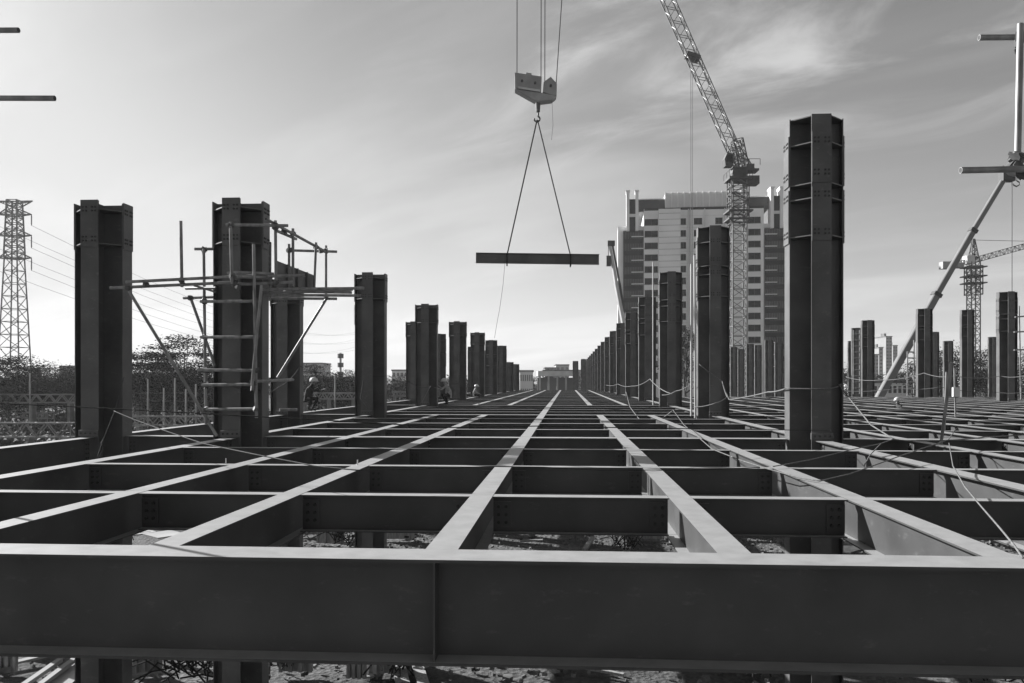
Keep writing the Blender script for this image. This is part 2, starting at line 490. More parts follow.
# ------------------------------------------------------------------ scaffold tubes
def tube_obj(name, p, q, r, parent, mat='tube'):
    p = Vector(p); q = Vector(q); L = (q - p).length
    def f():
        mb = MB(); n = 12
        mb.bar((0, 0, 0), (0, 0, 1), 1, n=n)
        me = mb.mesh('tube', M[mat])
        me.polygons.foreach_set('use_smooth', [len(pl.vertices) == 4 for pl in me.polygons]); return me
    # real thickness: mesh per length
    mb = MB(); n = 10
    d = (q - p)
    mb.bar((0, 0, 0), d, r, n=n)
    if r < .035:      # dark end discs painting the shade inside a hollow tube
        e = d.normalized() * .0012; mb.mi = 1; mb.bar(-e, -e * .2, r * .8, n=n); mb.bar(d + e * .2, d + e, r * .8, n=n)
    me = mb.mesh('tube', [M[mat], M['debris_bore_shade']])
    for pl in me.polygons: pl.use_smooth = True
    me.set_sharp_from_angle(angle=R(50))
    return obj(name, me, parent, p - (parent.location if parent else Vector()))
def coupler(c, parent, s=1.0):
    def f():
        mb = MB(); mb.bar((-.045, 0, 0), (.045, 0, 0), .042, n=8); mb.bar((0, 0, -.045), (0, 0, .045), .042, n=8)
        mb.bar((0, -.07, .02), (0, .07, .02), .014, n=6); mb.box(-.03, .03, -.05, .05, -.03, .03)
        mb.bar((.05, -.03, -.02), (.05, .06, -.02), .012, n=6)
        return mb.mesh('coupler', M['coupler'])
    o = obj('coupler', cached('coupler', f), parent, Vector(c) - parent.location, (random.uniform(0, 3), random.uniform(-.3, .3), random.uniform(0, 3)), (s, s, s))
    return o

def T(lst, parent, r=.029, name='tube', cp=True):
    for (x0, y0, d0, x1, y1, d1) in lst:
        tube_obj(name, at(x0, y0, d0), at(x1, y1, d1), r, parent)
sc = thing('tube_scaffold', 'steel tube scaffold with plank platform around the second column from the left', 'scaffold', at(242, 420, 16.8))
tubes = [
 (126, 282, 15.7, 256, 275.5, 15.6), (110, 288, 15.9, 232, 282.5, 15.75), (180.8, 221, 15.8, 182, 287, 15.8),
 (194.7, 249, 16.6, 214, 249, 16.6), (203.7, 249, 16.5, 206, 424, 16.2), (230.5, 222, 15.4, 232, 284, 15.4),
 (226, 225, 15.45, 288, 225.6, 15.45), (266, 219, 15.3, 327, 252.5, 18.6), (275.4, 220.5, 15.6, 276, 284, 15.6),
 (293, 228.5, 16.6, 293, 292, 16.6), (316, 242.5, 17.8, 314, 292, 17.8), (326, 245.5, 18.6, 326, 299, 18.6),
 (289, 244, 17.2, 289, 289, 17.2), (253.7, 244, 15.5, 256.5, 418, 15.7), (294.4, 250.5, 18.4, 337, 251.7, 18.5),
 (276, 230.5, 15.7, 296, 239, 17.2), (268, 276.4, 15.8, 305, 275.2, 15.8), (236, 284.5, 15.6, 293, 282, 15.9),
 (262, 289.3, 16.2, 364, 288.2, 17.0), (262, 295, 16.7, 361, 295.6, 17.4), (270, 298.2, 17.6, 337, 298.8, 18.0),
 (262, 291.2, 17.9, 352, 292.6, 18.3),
 (200.5, 301.5, 15.9, 254, 301.3, 15.7), (200.5, 337.3, 16, 255, 337, 15.7), (197.6, 370, 16, 255, 370.5, 15.75),
 (202, 385, 16, 252, 384.4, 15.75), (203, 409.4, 16.1, 255, 409, 15.75), (183.7, 298, 16.7, 214, 297, 16.4),
 (186, 288.5, 16.7, 216, 288, 16.2), (129, 291, 15.8, 217, 436, 16.3), (191, 299, 16.6, 215, 366, 16.4),
 (261.5, 285, 15.5, 252, 386, 15.5), (326, 299.5, 17.8, 277.6, 377.6, 18.2), (252, 381.4, 15.7, 293, 379.8, 17.5),
 (279.5, 410, 17.6, 297, 409.6, 17.8), (253, 381, 15.7, 252, 391, 15.6), (270, 243, 15.7, 270, 300, 17.6),
]
T(tubes, sc)
for (x, y, d) in [(181.5, 281, 15.78), (146, 284.5, 15.78), (128, 288, 15.85), (203.8, 250, 16.55), (231, 225, 15.42), (275.5, 225.5, 15.5), (275.5, 227.5, 15.52),
                  (293, 233.5, 16.7), (284, 232, 16.2), (316, 247.5, 17.85), (325.5, 251, 18.5), (321, 251, 18.3), (289, 250.5, 17.2), (232, 276, 15.42), (234, 283, 15.5),
                  (238, 287, 15.6), (204.5, 301.5, 16.1), (205, 337.2, 16.1), (205.5, 370.2, 16.1), (205.7, 385, 16.1), (206, 409.5, 16.1),
                  (255, 301.3, 15.65), (256, 337, 15.65), (256, 370.5, 15.65), (256, 409, 15.7), (253, 383, 15.6), (326, 297.5, 18.2), (293, 289, 16.6), (190.5, 298, 16.6), (276, 283, 15.6), (314, 289.5, 17.8)]:
    coupler(at(x, y, d), sc, 1.0)
def plank(p, q, w, t, parent, name='plank', mat='plank'):
    p = Vector(p); q = Vector(q); d = q - p; L = d.length
    mb = MB(); mb.box(-L / 2, L / 2, -w / 2, w / 2, -t / 2, t / 2)
    me = mb.mesh('plank', M[mat])
    o = obj(name, me, parent, (p + q) / 2 - (parent.location if parent else Vector()))
    o.rotation_euler = d.to_track_quat('X', 'Z').to_euler()
    return o
plank(at(232, 272.5, 15.7), at(269, 274, 16.5), .28, .045, sc); plank(at(238, 276.5, 15.4), at(268, 278, 16), .25, .045, sc)
plank(at(262, 292, 17.2), at(312, 291.5, 17.6), .3, .045, sc); plank(at(196, 286, 16.1), at(214, 291.5, 16.1), .22, .04, sc)
side = MB(); A_ = [at(*q) - sc.location for q in ((276.5, 260.5, 16.6), (315.5, 275.8, 18.0), (315.5, 288, 18.0), (276.5, 287.5, 16.6))]
nrm = (A_[1] - A_[0]).cross(A_[3] - A_[0]).normalized() * .05
side.v = A_ + [v + nrm for v in A_]; side.f = [[0, 1, 2, 3], [7, 6, 5, 4], [0, 4, 5, 1], [1, 5, 6, 2], [2, 6, 7, 3], [3, 7, 4, 0]]; side.m = [0] * 6
for t_ in (.25, .5, .75):
    side.bar(A_[0].lerp(A_[1], t_) - nrm * .4, A_[3].lerp(A_[2], t_) - nrm * .4, .025)
obj('side_board', side.mesh('side_board', M['steel_column']), sc)
plank(at(286, 289.6, 16.9), at(350, 290.4, 17.7), .3, .04, sc)

# near scaffolds reaching in at both picture edges
s1 = thing('tube_scaffold', 'pair of scaffold tube ends reaching in at the top left corner', 'scaffold', at(-40, 470, 7.4))
T([(-90, 30.6, 7.6, 18.5, 30.2, 7.4), (-90, 98, 7.4, 54.6, 98.3, 7.2)], s1, .0245)
T([(-55, 0, 7.5, -55, 505, 7.5)], s1, .0245)
coupler(at(-55, 30.5, 7.5), s1); coupler(at(-55, 98, 7.5), s1)
s2 = thing('tube_scaffold', 'upright scaffold tube with two cross tubes at the upper right edge', 'scaffold', at(1100, 480, 7.6))
T([(979, 37.6, 7.5, 1150, 36, 7.5), (960.5, 170.3, 6.6, 1150, 166.5, 6.7), (1020.5, 24, 7.0, 1017.2, 176, 6.9), (1090, -30, 7.3, 1090, 500, 7.3)], s2, .0262)
for (x, y, d, s) in ((1017, 158, 6.85, 1.05), (1014, 168, 6.7, 1.1), (1021, 172, 6.75, 1.1), (1022, 37, 7.2, .9), (1090, 36, 7.4, 1), (1090, 167, 6.9, 1)): coupler(at(x, y, d), s2, s)
hk = MB(); hc = at(1016.5, 178, 6.7)
hk.tube([hc - s2.location + Vector(v) for v in ((0, 0, .02), (0, 0, -.02), (.02, 0, -.035), (.02, 0, -.055), (0, 0, -.068), (-.022, 0, -.058), (-.026, 0, -.045))], .006, 6)
obj('hook', hk.mesh('hook', M['coupler']), s2)
hk = MB(); hc = at(1016, 40, 7.3)
hk.tube([hc - s2.location + Vector(v) for v in ((0, 0, .0), (0, 0, -.06), (.012, 0, -.075), (-.012, 0, -.09), (0, 0, -.12))], .012, 6)
obj('tie', hk.mesh('tie', M['coupler']), s2)

# scaffold at the right edge in the far bay
s3 = thing('tube_scaffold', 'small far scaffold tower at the right edge beside the rightmost column', 'scaffold', at(1022, 400, 46))
T([(1019, 306, 46, 1021, 400, 46), (1030, 300, 46, 1030, 400, 46), (1015, 317, 45, 1040, 315, 46), (1014, 332, 45, 1040, 331, 46), (1014, 350, 45, 1040, 349, 46)], s3, .04)
s4 = thing('tube_scaffold', 'narrow scaffold ladder tower on the left side of the far boom', 'scaffold', at(912, 396, 56))
T([(907.5, 352, 56, 907.5, 396, 56), (914, 340, 56, 914, 396, 56)] + [(907, y, 56, 914.5, y, 56) for y in range(352, 395, 6)], s4, .045)
s5 = thing('tube_scaffold', 'narrow scaffold ladder tower left of the third far right column', 'scaffold', at(858, 394, 66))
T([(853.5, 330, 66, 853.5, 394, 66), (859.8, 330, 66, 859.8, 394, 66)] + [(853, y, 66, 860.3, y, 66) for y in range(334, 393, 6)], s5, .05)

# single leaning / upright tubes
def lone(label, pts, r, group=None, name='scaffold_tube', mat='tube'):
    o = obj(name, None); bpy.data.objects.remove(o)
    p, q = at(*pts[0]), at(*pts[1])
    mb = MB(); mb.bar((0, 0, 0), q - p, r, n=10)
    me = mb.mesh('tube', M[mat])
    for pl in me.polygons: pl.use_smooth = True
    me.set_sharp_from_angle(angle=R(50))
    o = obj(name, me, None, p); return tag(o, label, 'tube', group)
lone('thick leaning tube standing on the deck at right', [(941, 443.5, 14.9), (951.5, 362, 14.5)], .028)
lone('thin upright tube with pale box, right of the leaning tube', [(955.5, 417, 25), (954.4, 368, 25)], .026)
bx = MB().box(-.09, .09, -.09, .02, -.14, .14); o = obj('clamp_box', bx.mesh('clamp', M['boom_white']), bpy.data.objects['scaffold_tube.001'] if 'scaffold_tube.001' in bpy.data.objects else None)
o.location = at(955.2, 392, 25) - at(955.5, 417, 25)
lone('left of two tall pale tubes beside the second column right of centre', [(691.3, 416, 26.6), (691.3, 264, 26.4)], .034, mat='boom_white')
lone('right of two tall pale tubes beside the second column right of centre', [(695.3, 418, 26.2), (694.6, 255, 26.0)], .034, mat='boom_white')
lone('thin tall pole between the third and second right columns', [(653, 405, 38.5), (653, 262, 38.5)], .03, mat='boom_white')
lone('thin dark tube standing left of the leaning tube', [(944.5, 430, 18.8), (946.5, 372, 18.8)], .022)

# ------------------------------------------------------------------ ropes
def rope(name, label, pts, r, mat, sag=0.0, cat='rope', group=None, sub=6):
    P_ = [at(*p) for p in pts]; out = []
    for i in range(len(P_) - 1):
        for k in range(sub):
            t = k / sub; v = P_[i].lerp(P_[i + 1], t); v.z -= sag * 4 * t * (1 - t); out.append(v)
    out.append(P_[-1])
    base = P_[0].copy(); mb = MB(); mb.tube([v - base for v in out], r * .78, 6)
    return tag(obj(name, mb.mesh(name, M[mat], True), None, base), label, cat, group)
rope('safety_rope', 'pale rope tied round the tallest column and trailing down to the right deck', [(786.5, 388, 15.9), (788, 388.5, 15.75), (811, 389, 15.5), (831, 388.5, 15.5), (843, 385, 16), (838.5, 384.5, 15.7), (854, 404, 15), (871, 425, 14), (893.5, 439, 13)], .016, 'rope_pale', cat='rope')
rope('safety_rope', 'pale rope sagging from the tallest column leftward to the second right column', [(786.5, 388.3, 15.9), (768, 392, 18), (729, 399.5, 24), (722, 381, 26), (699, 364, 26.3)], .019, 'rope_pale', .02)
rope('safety_rope', 'short dropping rope from the second right column to the deck', [(722, 381, 26), (727, 397, 24), (716, 403, 24), (694, 407, 25)], .018, 'rope_pale', .03)
rope('safety_rope', 'long pale rope looping from the right row of columns down across the near beams', [(673, 410, 24), (684, 425, 19.5), (704, 442, 14.2), (712, 449, 13), (740, 460, 11), (765, 468, 10), (800, 478, 9.3), (820, 481, 9), (850, 474, 9.3), (900, 456, 11), (948, 440, 13), (957, 428, 15)], .0095, 'rope_pale')
rope('safety_rope', 'pale rope dropping from the leaning tube down to the front girder at right', [(949, 443, 12.6), (953, 466, 9.8), (965, 487, 8), (980, 505, 7), (1000, 528, 5.9), (1014, 545, 5.4), (1023, 558, 5.1)], .009, 'rope_pale')
rope('safety_rope', 'pale rope lying from the column rope knot to the leaning tube', [(893.5, 439, 13), (912, 440.5, 13), (948, 440, 13), (985, 437, 13.5), (1030, 434, 14)], .0125, 'rope_pale', .01)
rope('safety_rope', 'thin rope rising from the near left beams to the knot right of the tallest column', [(773, 466.5, 10.5), (810, 460, 11), (850, 450, 12), (881, 443.5, 13), (893.5, 439, 13)], .009, 'rope_pale')
rope('safety_rope', 'short tail of rope hanging from the knot right of the tallest column', [(881, 443.5, 13), (870, 455, 12), (864, 466, 11.5)], .010, 'rope_pale')
rope('safety_rope', 'rope hanging in a loop between the fourth right column and the two pale tubes', [(626, 392, 38), (630, 407, 31), (640, 420, 26), (652, 421, 25), (664, 417, 25.5), (673, 410, 24)], .017, 'rope_pale', .01)
rope('safety_rope', 'pale lifeline strung along the right row of far columns', [(672, 394, 27), (650, 379, 37), (632, 386, 50), (618, 384, 60), (606, 385, 80)], .022, 'rope_pale', .1)
rope('safety_rope', 'lifeline between the second right column and the third one', [(692, 383, 27), (676, 391, 31), (662, 395, 37)], .018, 'rope_pale', .05)
rope('safety_wire', 'dark wire stretched across the whole deck from the left edge to the middle', [(-20, 402.5, 9.4), (80, 407, 9.5), (210, 414, 9.6), (330, 420.5, 9.7), (450, 427.5, 9.9), (540, 426, 10.5), (640, 428, 11.5), (790, 430, 14), (830, 430, 15)], .0085, 'rope_dark', cat='wire')
rope('safety_wire', 'light wire sloping from the leftmost column down across the left beams', [(114, 411, 15.8), (133, 419, 14.6), (160, 429, 12.8), (203, 443.5, 10.8), (258, 455, 9.2), (315, 466, 8.3), (360, 470.5, 7.9)], .0085, 'rope_mid', cat='wire')
rope('safety_wire', 'thin wire hanging from the right side of the leftmost column', [(124, 377, 16.2), (115, 410, 15.8), (103, 440, 15.4), (97, 458, 15)], .0085, 'rope_mid', cat='wire')
rope('safety_wire', 'dark wire sagging over the centre beam along the third cross beam', [(355, 470, 8.2), (420, 469, 8.4), (492, 466.5, 8.7), (540, 467, 8.8), (600, 470, 8.8), (690, 470, 8.9), (760, 467.5, 9.2)], .006, 'rope_dark', cat='wire')
rope('safety_rope', 'lifeline between the second left scaffold column and the column behind it', [(358, 377, 28.5), (330, 372, 26), (300, 366, 28), (277, 388, 19), (256, 388, 16.4), (222, 379, 16.2)], .01, 'rope_mid', .1)
rope('safety_rope', 'wire loop on the left side of the second column behind the scaffold', [(386, 376, 27.8), (364, 375, 27.6), (360, 398, 27), (368, 408, 26)], .014, 'rope_mid', .03)
rope('safety_rope', 'lifeline strung between the third and fourth left columns', [(389, 376, 28), (408, 381, 34), (431, 387, 38.2)], .014, 'rope_mid', .12)
rope('safety_rope', 'guy line from the third left column down to the deck', [(430.5, 386, 38), (422, 402, 37)], .016, 'rope_pale')
rope('safety_rope', 'lifeline strung between the far left columns behind the crouching worker', [(437, 380, 39), (458, 384, 50), (478, 386, 61), (500, 385, 83)], .022, 'rope_mid', .1)
rope('safety_rope', 'upper lifeline along the far right columns', [(846, 377, 60), (880, 380, 52), (924, 373, 46), (955, 376, 42), (1000, 376, 47), (1030, 374, 45)], .022, 'rope_pale', .12)
rope('safety_rope', 'lower lifeline along the far right columns', [(846, 391, 60), (900, 388, 52), (940, 387, 46), (995, 392, 47), (1030, 391, 45)], .018, 'rope_mid', .1)
rope('safety_wire', 'thin loop of wire at the foot of the nearest left column scaffold', [(103, 440, 15.2), (100, 444, 15), (104, 447, 15), (99, 459, 14.8)], .008, 'rope_mid', cat='wire')
for lab, x, y, d, h in (('small stud standing on the second left cross beam', 195, 461, 10.2, .06), ('small stud standing on a cross beam left of centre', 341, 462, 10.2, .05)):
    st = MB().bar((0, 0, 0), (0, 0, h + .02), .008, n=6)
    p = at(x, y, d); p.z = -.003
    p.y = YL(0) + 2 * S if True else p.y
    tag(obj('stud', st.mesh('stud', M['boom_white']), None, p), lab, 'stud')

# ------------------------------------------------------------------ hook block, slings and hoisted beam
DH = 30.0
hb = thing('hook_block', 'grey crane hook block hanging on wire ropes against the sky', 'hook block', at(537, 100, DH))
def lp(x, y, dd=0): return at(x, y, DH + dd) - hb.location
def plate(pts, d0, d1, mat, name):
    mb = MB(); n = len(pts); 
    for d in (d0, d1):
        for (x, y) in pts: mb.v.append(at(x, y, DH) - hb.location + FW * d)
    mb.f.append(list(range(n))[::-1]); mb.f.append([n + i for i in range(n)])
    for i in range(n): mb.f.append([i, (i + 1) % n, n + (i + 1) % n, n + i])
    mb.m = [0] * len(mb.f)
    return obj(name, mb.mesh(name, M[mat]), hb)
plate([(515, 90.5), (514.7, 75), (541.5, 79), (541, 94)], -.25, .25, 'net', 'counterweight')
plate([(526, 76.2), (526, 73.6), (531.5, 74.4), (531.5, 77)], -.12, .12, 'net', 'guide')
plate([(518.3, 91.2), (518.3, 89.2), (540, 92.4), (540, 94.6)], -.29, -.255, 'boom_white', 'stripe')
plate([(514.8, 91), (541, 94.8), (556, 98), (552, 101.5), (538.5, 103.3), (533.5, 101.5)], -.22, .22, 'net', 'cheek_plate')
plate([(542.5, 93.8), (543.5, 84), (550.5, 78.8), (556.6, 85.5), (556.4, 97.3), (551, 96.5)], -.2, .2, 'net', 'sheave_guard')
for (x, y) in ((522, 83.5), (535, 85.5), (550.5, 88)):
    mb = MB(); mb.bar(lp(x, y) - FW * .3, lp(x, y) + FW * .3, .045, n=8); obj('pin', mb.mesh('pin', M['coupler']), hb)
mb = MB(); mb.bar(lp(538, 103), lp(538, 112), .09, .07, n=10); obj('swivel', mb.mesh('swivel', M['coupler']), hb)
mb = MB(); c = lp(537, 119)
mb.tube([lp(538, 112), lp(538.3, 115)] + [c + RT * (.1 * math.cos(t)) + Vector((0, 0, .1 * math.sin(t))) for t in [R(a) for a in range(70, -200, -20)]], .032, 8)
obj('hook', mb.mesh('hook', M['coupler'], True), hb)
for i, (x0, y0, x1, y1) in enumerate(((517, 75, 517.6, -900), (541, 79, 542.4, -900), (544.8, 83, 546.6, -900), (556, 86, 562.5, -900 * 1.0))):
    mb = MB(); mb.bar(lp(x0, y0), lp(x1 if i < 3 else x1 + 60, y1), .015, n=6)
    obj('hoist_rope', mb.mesh('hoist_rope', M['rope_dark']), hb)
ld = MB()
ld.prism([(u, w) for u, w in ibeam_pts(.36, .2, .016, .012)][::-1], -2.21, 2.21, axis='x')
lo = obj('hoisted_beam', ld.mesh('hoisted_beam', M['steel_column']), None, at(537.5, 253.7, DH), (0, R(.75), TH))
tag(lo, 'dark steel beam hanging level from the crane slings in mid air', 'beam')
for u in (-1.65, 1.75):
    mb = MB(); mb.box(-.006, .006, -.09, .09, -.34, -.018); obj('stiffener', mb.mesh('stiffener', M['steel_column']), lo, (u * .7, 0, 0))
sl = thing('lifting_sling', 'pair of long lifting slings joining hook to hanging beam', 'sling', at(537, 120, DH))
mb = MB(); mb.bar((0, 0, 0), at(507.5, 253, DH) - sl.location, .024, n=6); obj('sling_leg', mb.mesh('sling_leg', M['rope_dark']), sl)
mb = MB(); mb.bar((.02, 0, 0), at(570.2, 254.5, DH) - sl.location, .022, n=6); obj('sling_leg', mb.mesh('sling_leg', M['rope_mid']), sl)
for x, y in ((507, 254), (570.5, 255)):
    mb = MB(); p = at(x, y, DH) - sl.location
    for s_ in (-1, 1): mb.bar(p + FW * .12 * s_ + Vector((0, 0, 0)), p + FW * .115 * s_ + Vector((0, 0, -.42)), .022, n=6)
    mb.bar(p + FW * -.12, p + FW * .12, .022, n=6); mb.bar(p + FW * -.12 + Vector((0, 0, -.4)), p + FW * .12 + Vector((0, 0, -.4)), .022, n=6)
    obj('choker', mb.mesh('choker', M['rope_dark']), sl)
rope('tag_line', 'thin tag line hanging from the left part of the hoisted beam', [(505, 262, DH), (503, 285, DH), (499.5, 310, DH), (497.5, 320, DH), (494.5, 338, DH)], .008, 'rope_mid')
rope('tag_line', 'thin control line hanging under the right of the hook block', [(552, 100, DH), (553, 125, DH), (551.5, 140, DH)], .007, 'rope_mid')

# ------------------------------------------------------------------ lattice work
def lattice(mb, p, q, w, h, n, rc, rb, side=None, w2=None, h2=None, full=True):
    p = Vector(p); q = Vector(q); d = (q - p).normalized()
    side = Vector(side) if side else RT
    side = (side - d * side.dot(d)).normalized(); up = side.cross(d)
    w2 = w if w2 is None else w2; h2 = h if h2 is None else h2
    def c(k, i):
        t = k / n; ww = (w + (w2 - w) * t) / 2; hh = (h + (h2 - h) * t) / 2
        sx, sy = ((-1, -1), (1, -1), (1, 1), (-1, 1))[i % 4]
        return p.lerp(q, t) + side * ww * sx + up * hh * sy
    for i in range(4): mb.bar(c(0, i), c(n, i), rc)
    for k in range(n):
        for i in range(4):
            if k % 2: mb.bar(c(k, i), c(k + 1, i + 1), rb)
            else: mb.bar(c(k, i + 1), c(k + 1, i), rb)
            if full: mb.bar(c(k, i), c(k, i + 1), rb)
    for i in range(4): mb.bar(c(n, i), c(n, i + 1), rb)
    return mb

# luffing tower crane
DC = 140.0; k = DC / F
def cz(y, D=DC): return CAMZ + (HY - y) / F * D
tc = thing('tower_crane', 'lattice tower crane with raised jib standing in front of the white building', 'tower crane', Vector((at(738, 300, DC).x, at(738, 300, DC).y, GZ)), TH)
def cl(x, y, dd=0):   # local coords of the crane frame
    return Vector(((x - 738) * k, dd, cz(y) - GZ))
mb = MB(); lattice(mb, (0, 0, 0), (0, 0, cz(176) - GZ), 2.3, 2.3, 26, .15, .07, (1, 0, 0)); obj('mast', mb.mesh('mast', M['crane_paint']), tc)
mb = MB(); mb.box(-1.9, 1.9, -1.9, 1.9, cz(181) - GZ, cz(178.5) - GZ); 
for a in (-1.9, 1.9):
    for b in (-1.9, 0, 1.9): mb.bar((a, b, cz(178.5) - GZ), (a, b, cz(172.5) - GZ), .05)
    mb.bar((a, -1.9, cz(172.5) - GZ), (a, 1.9, cz(172.5) - GZ), .05)
mb.bar((-1.9, -1.9, cz(172.5) - GZ), (1.9, -1.9, cz(172.5) - GZ), .05)
obj('climbing_platform', mb.mesh('platform', M['crane_dark']), tc)
mb = MB(); zc = cz(220) - GZ
for zz in (cz(221) - GZ, cz(213) - GZ):
    mb.box(-2.0, 2.0, -2.0, -1.5, zz, zz + .25); mb.box(-2.0, 2.0, 1.5, 2.0, zz, zz + .25); mb.box(-2, -1.5, -1.49, 1.49, zz, zz + .25); mb.box(1.5, 2, -1.49, 1.49, zz, zz + .25)
lattice(mb, (0, 0, cz(224) - GZ), (0, 0, cz(180) - GZ), 2.9, 2.9, 6, .11, .07, (1, 0, 0)); obj('climbing_frame', mb.mesh('climbing_frame', M['crane_dark']), tc)
mb = MB(); mb.prism([(-1.3, 0), (1.3, 0), (1.1, 1.6), (-1.1, 1.6)], -1.2, 1.2, Matrix.Translation((0, 0, cz(178) - GZ)), axis='y'); obj('slewing_unit', mb.mesh('slew', M['crane_dark']), tc)
mb = MB(); mb.box(-.5, 3.2, -1.2, 1.2, cz(172) - GZ, cz(170) - GZ); mb.box(1.5, 3.3, -1.1, 1.1, cz(185) - GZ, cz(177) - GZ); mb.box(1.2, 2.5, -.9, .9, cz(169.9) - GZ, cz(165) - GZ)
for x in (-.3, 1.5, 3.3): mb.bar((x, -1.4, cz(167) - GZ), (x, -1.4, cz(161) - GZ), .05)
mb.bar((-.3, -1.4, cz(161) - GZ), (3.3, -1.4, cz(161) - GZ), .05)
obj('machinery_deck', mb.mesh('deck', M['crane_dark']), tc)
mb = MB(); mb.prism([(-2.3, cz(167) - GZ), (-1.0, cz(167) - GZ), (-.95, cz(155) - GZ), (-2.0, cz(154) - GZ), (-2.45, cz(160) - GZ)], -.9, .9, axis='y'); cb = obj('cab', mb.mesh('cab', M['crane_dark']), tc)
mb = MB(); mb.box(-2.1, -1.2, -.95, -.905, cz(163) - GZ, cz(156) - GZ); obj('window', mb.mesh('window', M['glass']), cb)
mb = MB(); lattice(mb, (.9, 0, cz(170) - GZ), (-.2, 0, cz(140) - GZ), 1.6, 1.6, 4, .13, .07, (1, 0, 0)); mb.bar((2.9, 0, cz(170) - GZ), (-.2, 0, cz(142) - GZ), .1); obj('a_frame', mb.mesh('a_frame', M['crane_dark']), tc)
mb = MB(); lattice(mb, cl(741.5, 172), cl(733, 149), 1.2, 1.2, 3, .13, .08, (0, 1, 0), 1.5, 1.7)
lattice(mb, cl(733, 149), cl(640.5, -62), 1.5, 1.8, 30, .12, .06, (0, 1, 0), 1.5, 1.9, full=False); obj('jib', mb.mesh('jib', M['crane_paint']), tc)
mb = MB(); p = cl(693, 56); mb.box(-1.15, 1.15, -1.1, 1.1, -.55, .1, Matrix.Translation(p) @ Matrix.Rotation(R(20), 4, 'Y')); obj('jib_platform', mb.mesh('jib_platform', M['crane_dark']), tc)
mb = MB(); mb.bar(cl(690.8, 62), cl(691, 355), .05); mb.bar(cl(692.6, 62), cl(692.4, 355), .04); obj('hoist_rope', mb.mesh('hoist_rope', M['crane_dark']), tc)
mb = MB(); mb.bar(cl(640.5, -68), cl(737, 143), .06); obj('pendant', mb.mesh('pendant', M['crane_dark']), tc)

# far hammerhead tower crane
DF = 210.0
p = at(973.5, 300, DF); t2 = thing('tower_crane', 'distant flat jib tower crane behind the telescopic boom at right', 'tower crane', Vector((p.x, p.y, GZ)), TH)
k2 = DF / F
def cl2(x, y, dd=0): return Vector(((x - 973.5) * k2, dd, cz(y, DF) - GZ))
mb = MB(); lattice(mb, (0, 0, 0), cl2(973.5, 262), 2.2, 2.2, 24, .16, .085, (1, 0, 0)); obj('mast', mb.mesh('mast', M['crane_paint']), t2)
mb = MB()
for y in (268, 277, 284): mb.box(-2.3, 2.3, -2.2, 2.2, cl2(0, y).z, cl2(0, y).z + .3)
lattice(mb, cl2(973.5, 295), cl2(973.5, 266), 3.0, 3.0, 5, .14, .08, (1, 0, 0)); obj('climbing_frame', mb.mesh('climbing_frame', M['crane_dark']), t2)
mb = MB(); lattice(mb, cl2(973.5, 262), cl2(973.5, 239), 2.0, 2.0, 6, .15, .08, (1, 0, 0), .4, .4); obj('tower_head', mb.mesh('tower_head', M['crane_dark']), t2)
mb = MB(); mb.box(-2.2, -.3, -1.2, 1.2, cl2(0, 264).z, cl2(0, 256).z); obj('cab', mb.mesh('cab', M['boom_white']), t2)
mb = MB(); lattice(mb, cl2(975, 260), cl2(1090, 228), 1.2, 1.3, 30, .1, .06, (0, 1, 0)); obj('jib', mb.mesh('jib', M['crane_dark']), t2)
mb = MB(); lattice(mb, cl2(972, 260.5), cl2(948, 266), 1.2, 1.0, 8, .12, .06, (0, 1, 0)); obj('counter_jib', mb.mesh('counter_jib', M['crane_dark']), t2)
mb = MB(); mb.box(-8.2, -5.6, -1, 1, cl2(0, 269).z, cl2(0, 262).z); mb.box(-4.4, -2.9, -1, 1, cl2(0, 268).z, cl2(0, 263).z); obj('counterweight', mb.mesh('counterweight', M['concrete']), t2)
mb = MB(); mb.bar(cl2(973.5, 240), cl2(1040, 241.5), .07); mb.bar(cl2(973.5, 240), cl2(948, 264), .07); obj('pendant', mb.mesh('pendant', M['crane_dark']), t2)

# telescopic mobile crane
DM = 78.0; k3 = DM / F
p = at(866, 420, DM); mc = thing('mobile_crane', 'telescopic mobile crane with long pale boom rising to the right', 'mobile crane', Vector((p.x, p.y, GZ)), TH)
def cl3(x, y, dd=0): return Vector(((x - 866) * k3, dd, cz(y, DM) - GZ))
segs = [((862, 428), (937.5, 293), .33), ((934.5, 298), (974, 229), .27), ((972.5, 231.5), (1007, 174), .22)]
for i, (a, b, w) in enumerate(segs):
    A = cl3(*a); B = cl3(*b); d = (B - A); L = d.length
    rot = Matrix.Translation(A) @ d.to_track_quat('Z', 'Y').to_matrix().to_4x4()
    mb = MB(); h = w
    mb.prism([(-w, -h * .8), (-w * .7, -h), (w * .7, -h), (w, -h * .8), (w, h * .8), (w * .7, h), (-w * .7, h), (-w, h * .8)], 0, L, rot)
    bo = obj('boom_section', mb.mesh('boom', M['boom_grey']), mc)
    mb = MB(); mb.box(-w - .06, w + .06, -h - .06, h + .06, L - .35, L, rot); obj('boom_collar', mb.mesh('collar', M['crane_dark']), bo)
mb = MB(); A = cl3(1006, 175); mb.box(-.5, .7, -.45, .45, -.6, .5, Matrix.Translation(A)); obj('boom_head', mb.mesh('boom_head', M['crane_dark']), mc)
mb = MB(); mb.bar(cl3(1012, 178), cl3(1012, 372), .035); obj('hoist_rope', mb.mesh('rope', M['crane_dark']), mc)
mb = MB(); mb.prism([(-6, 1.2), (7, 1.2), (7, 1.9), (-6, 1.9)], -1.3, 1.3, axis='y'); obj('carrier', mb.mesh('carrier', M['boom_grey']), mc)
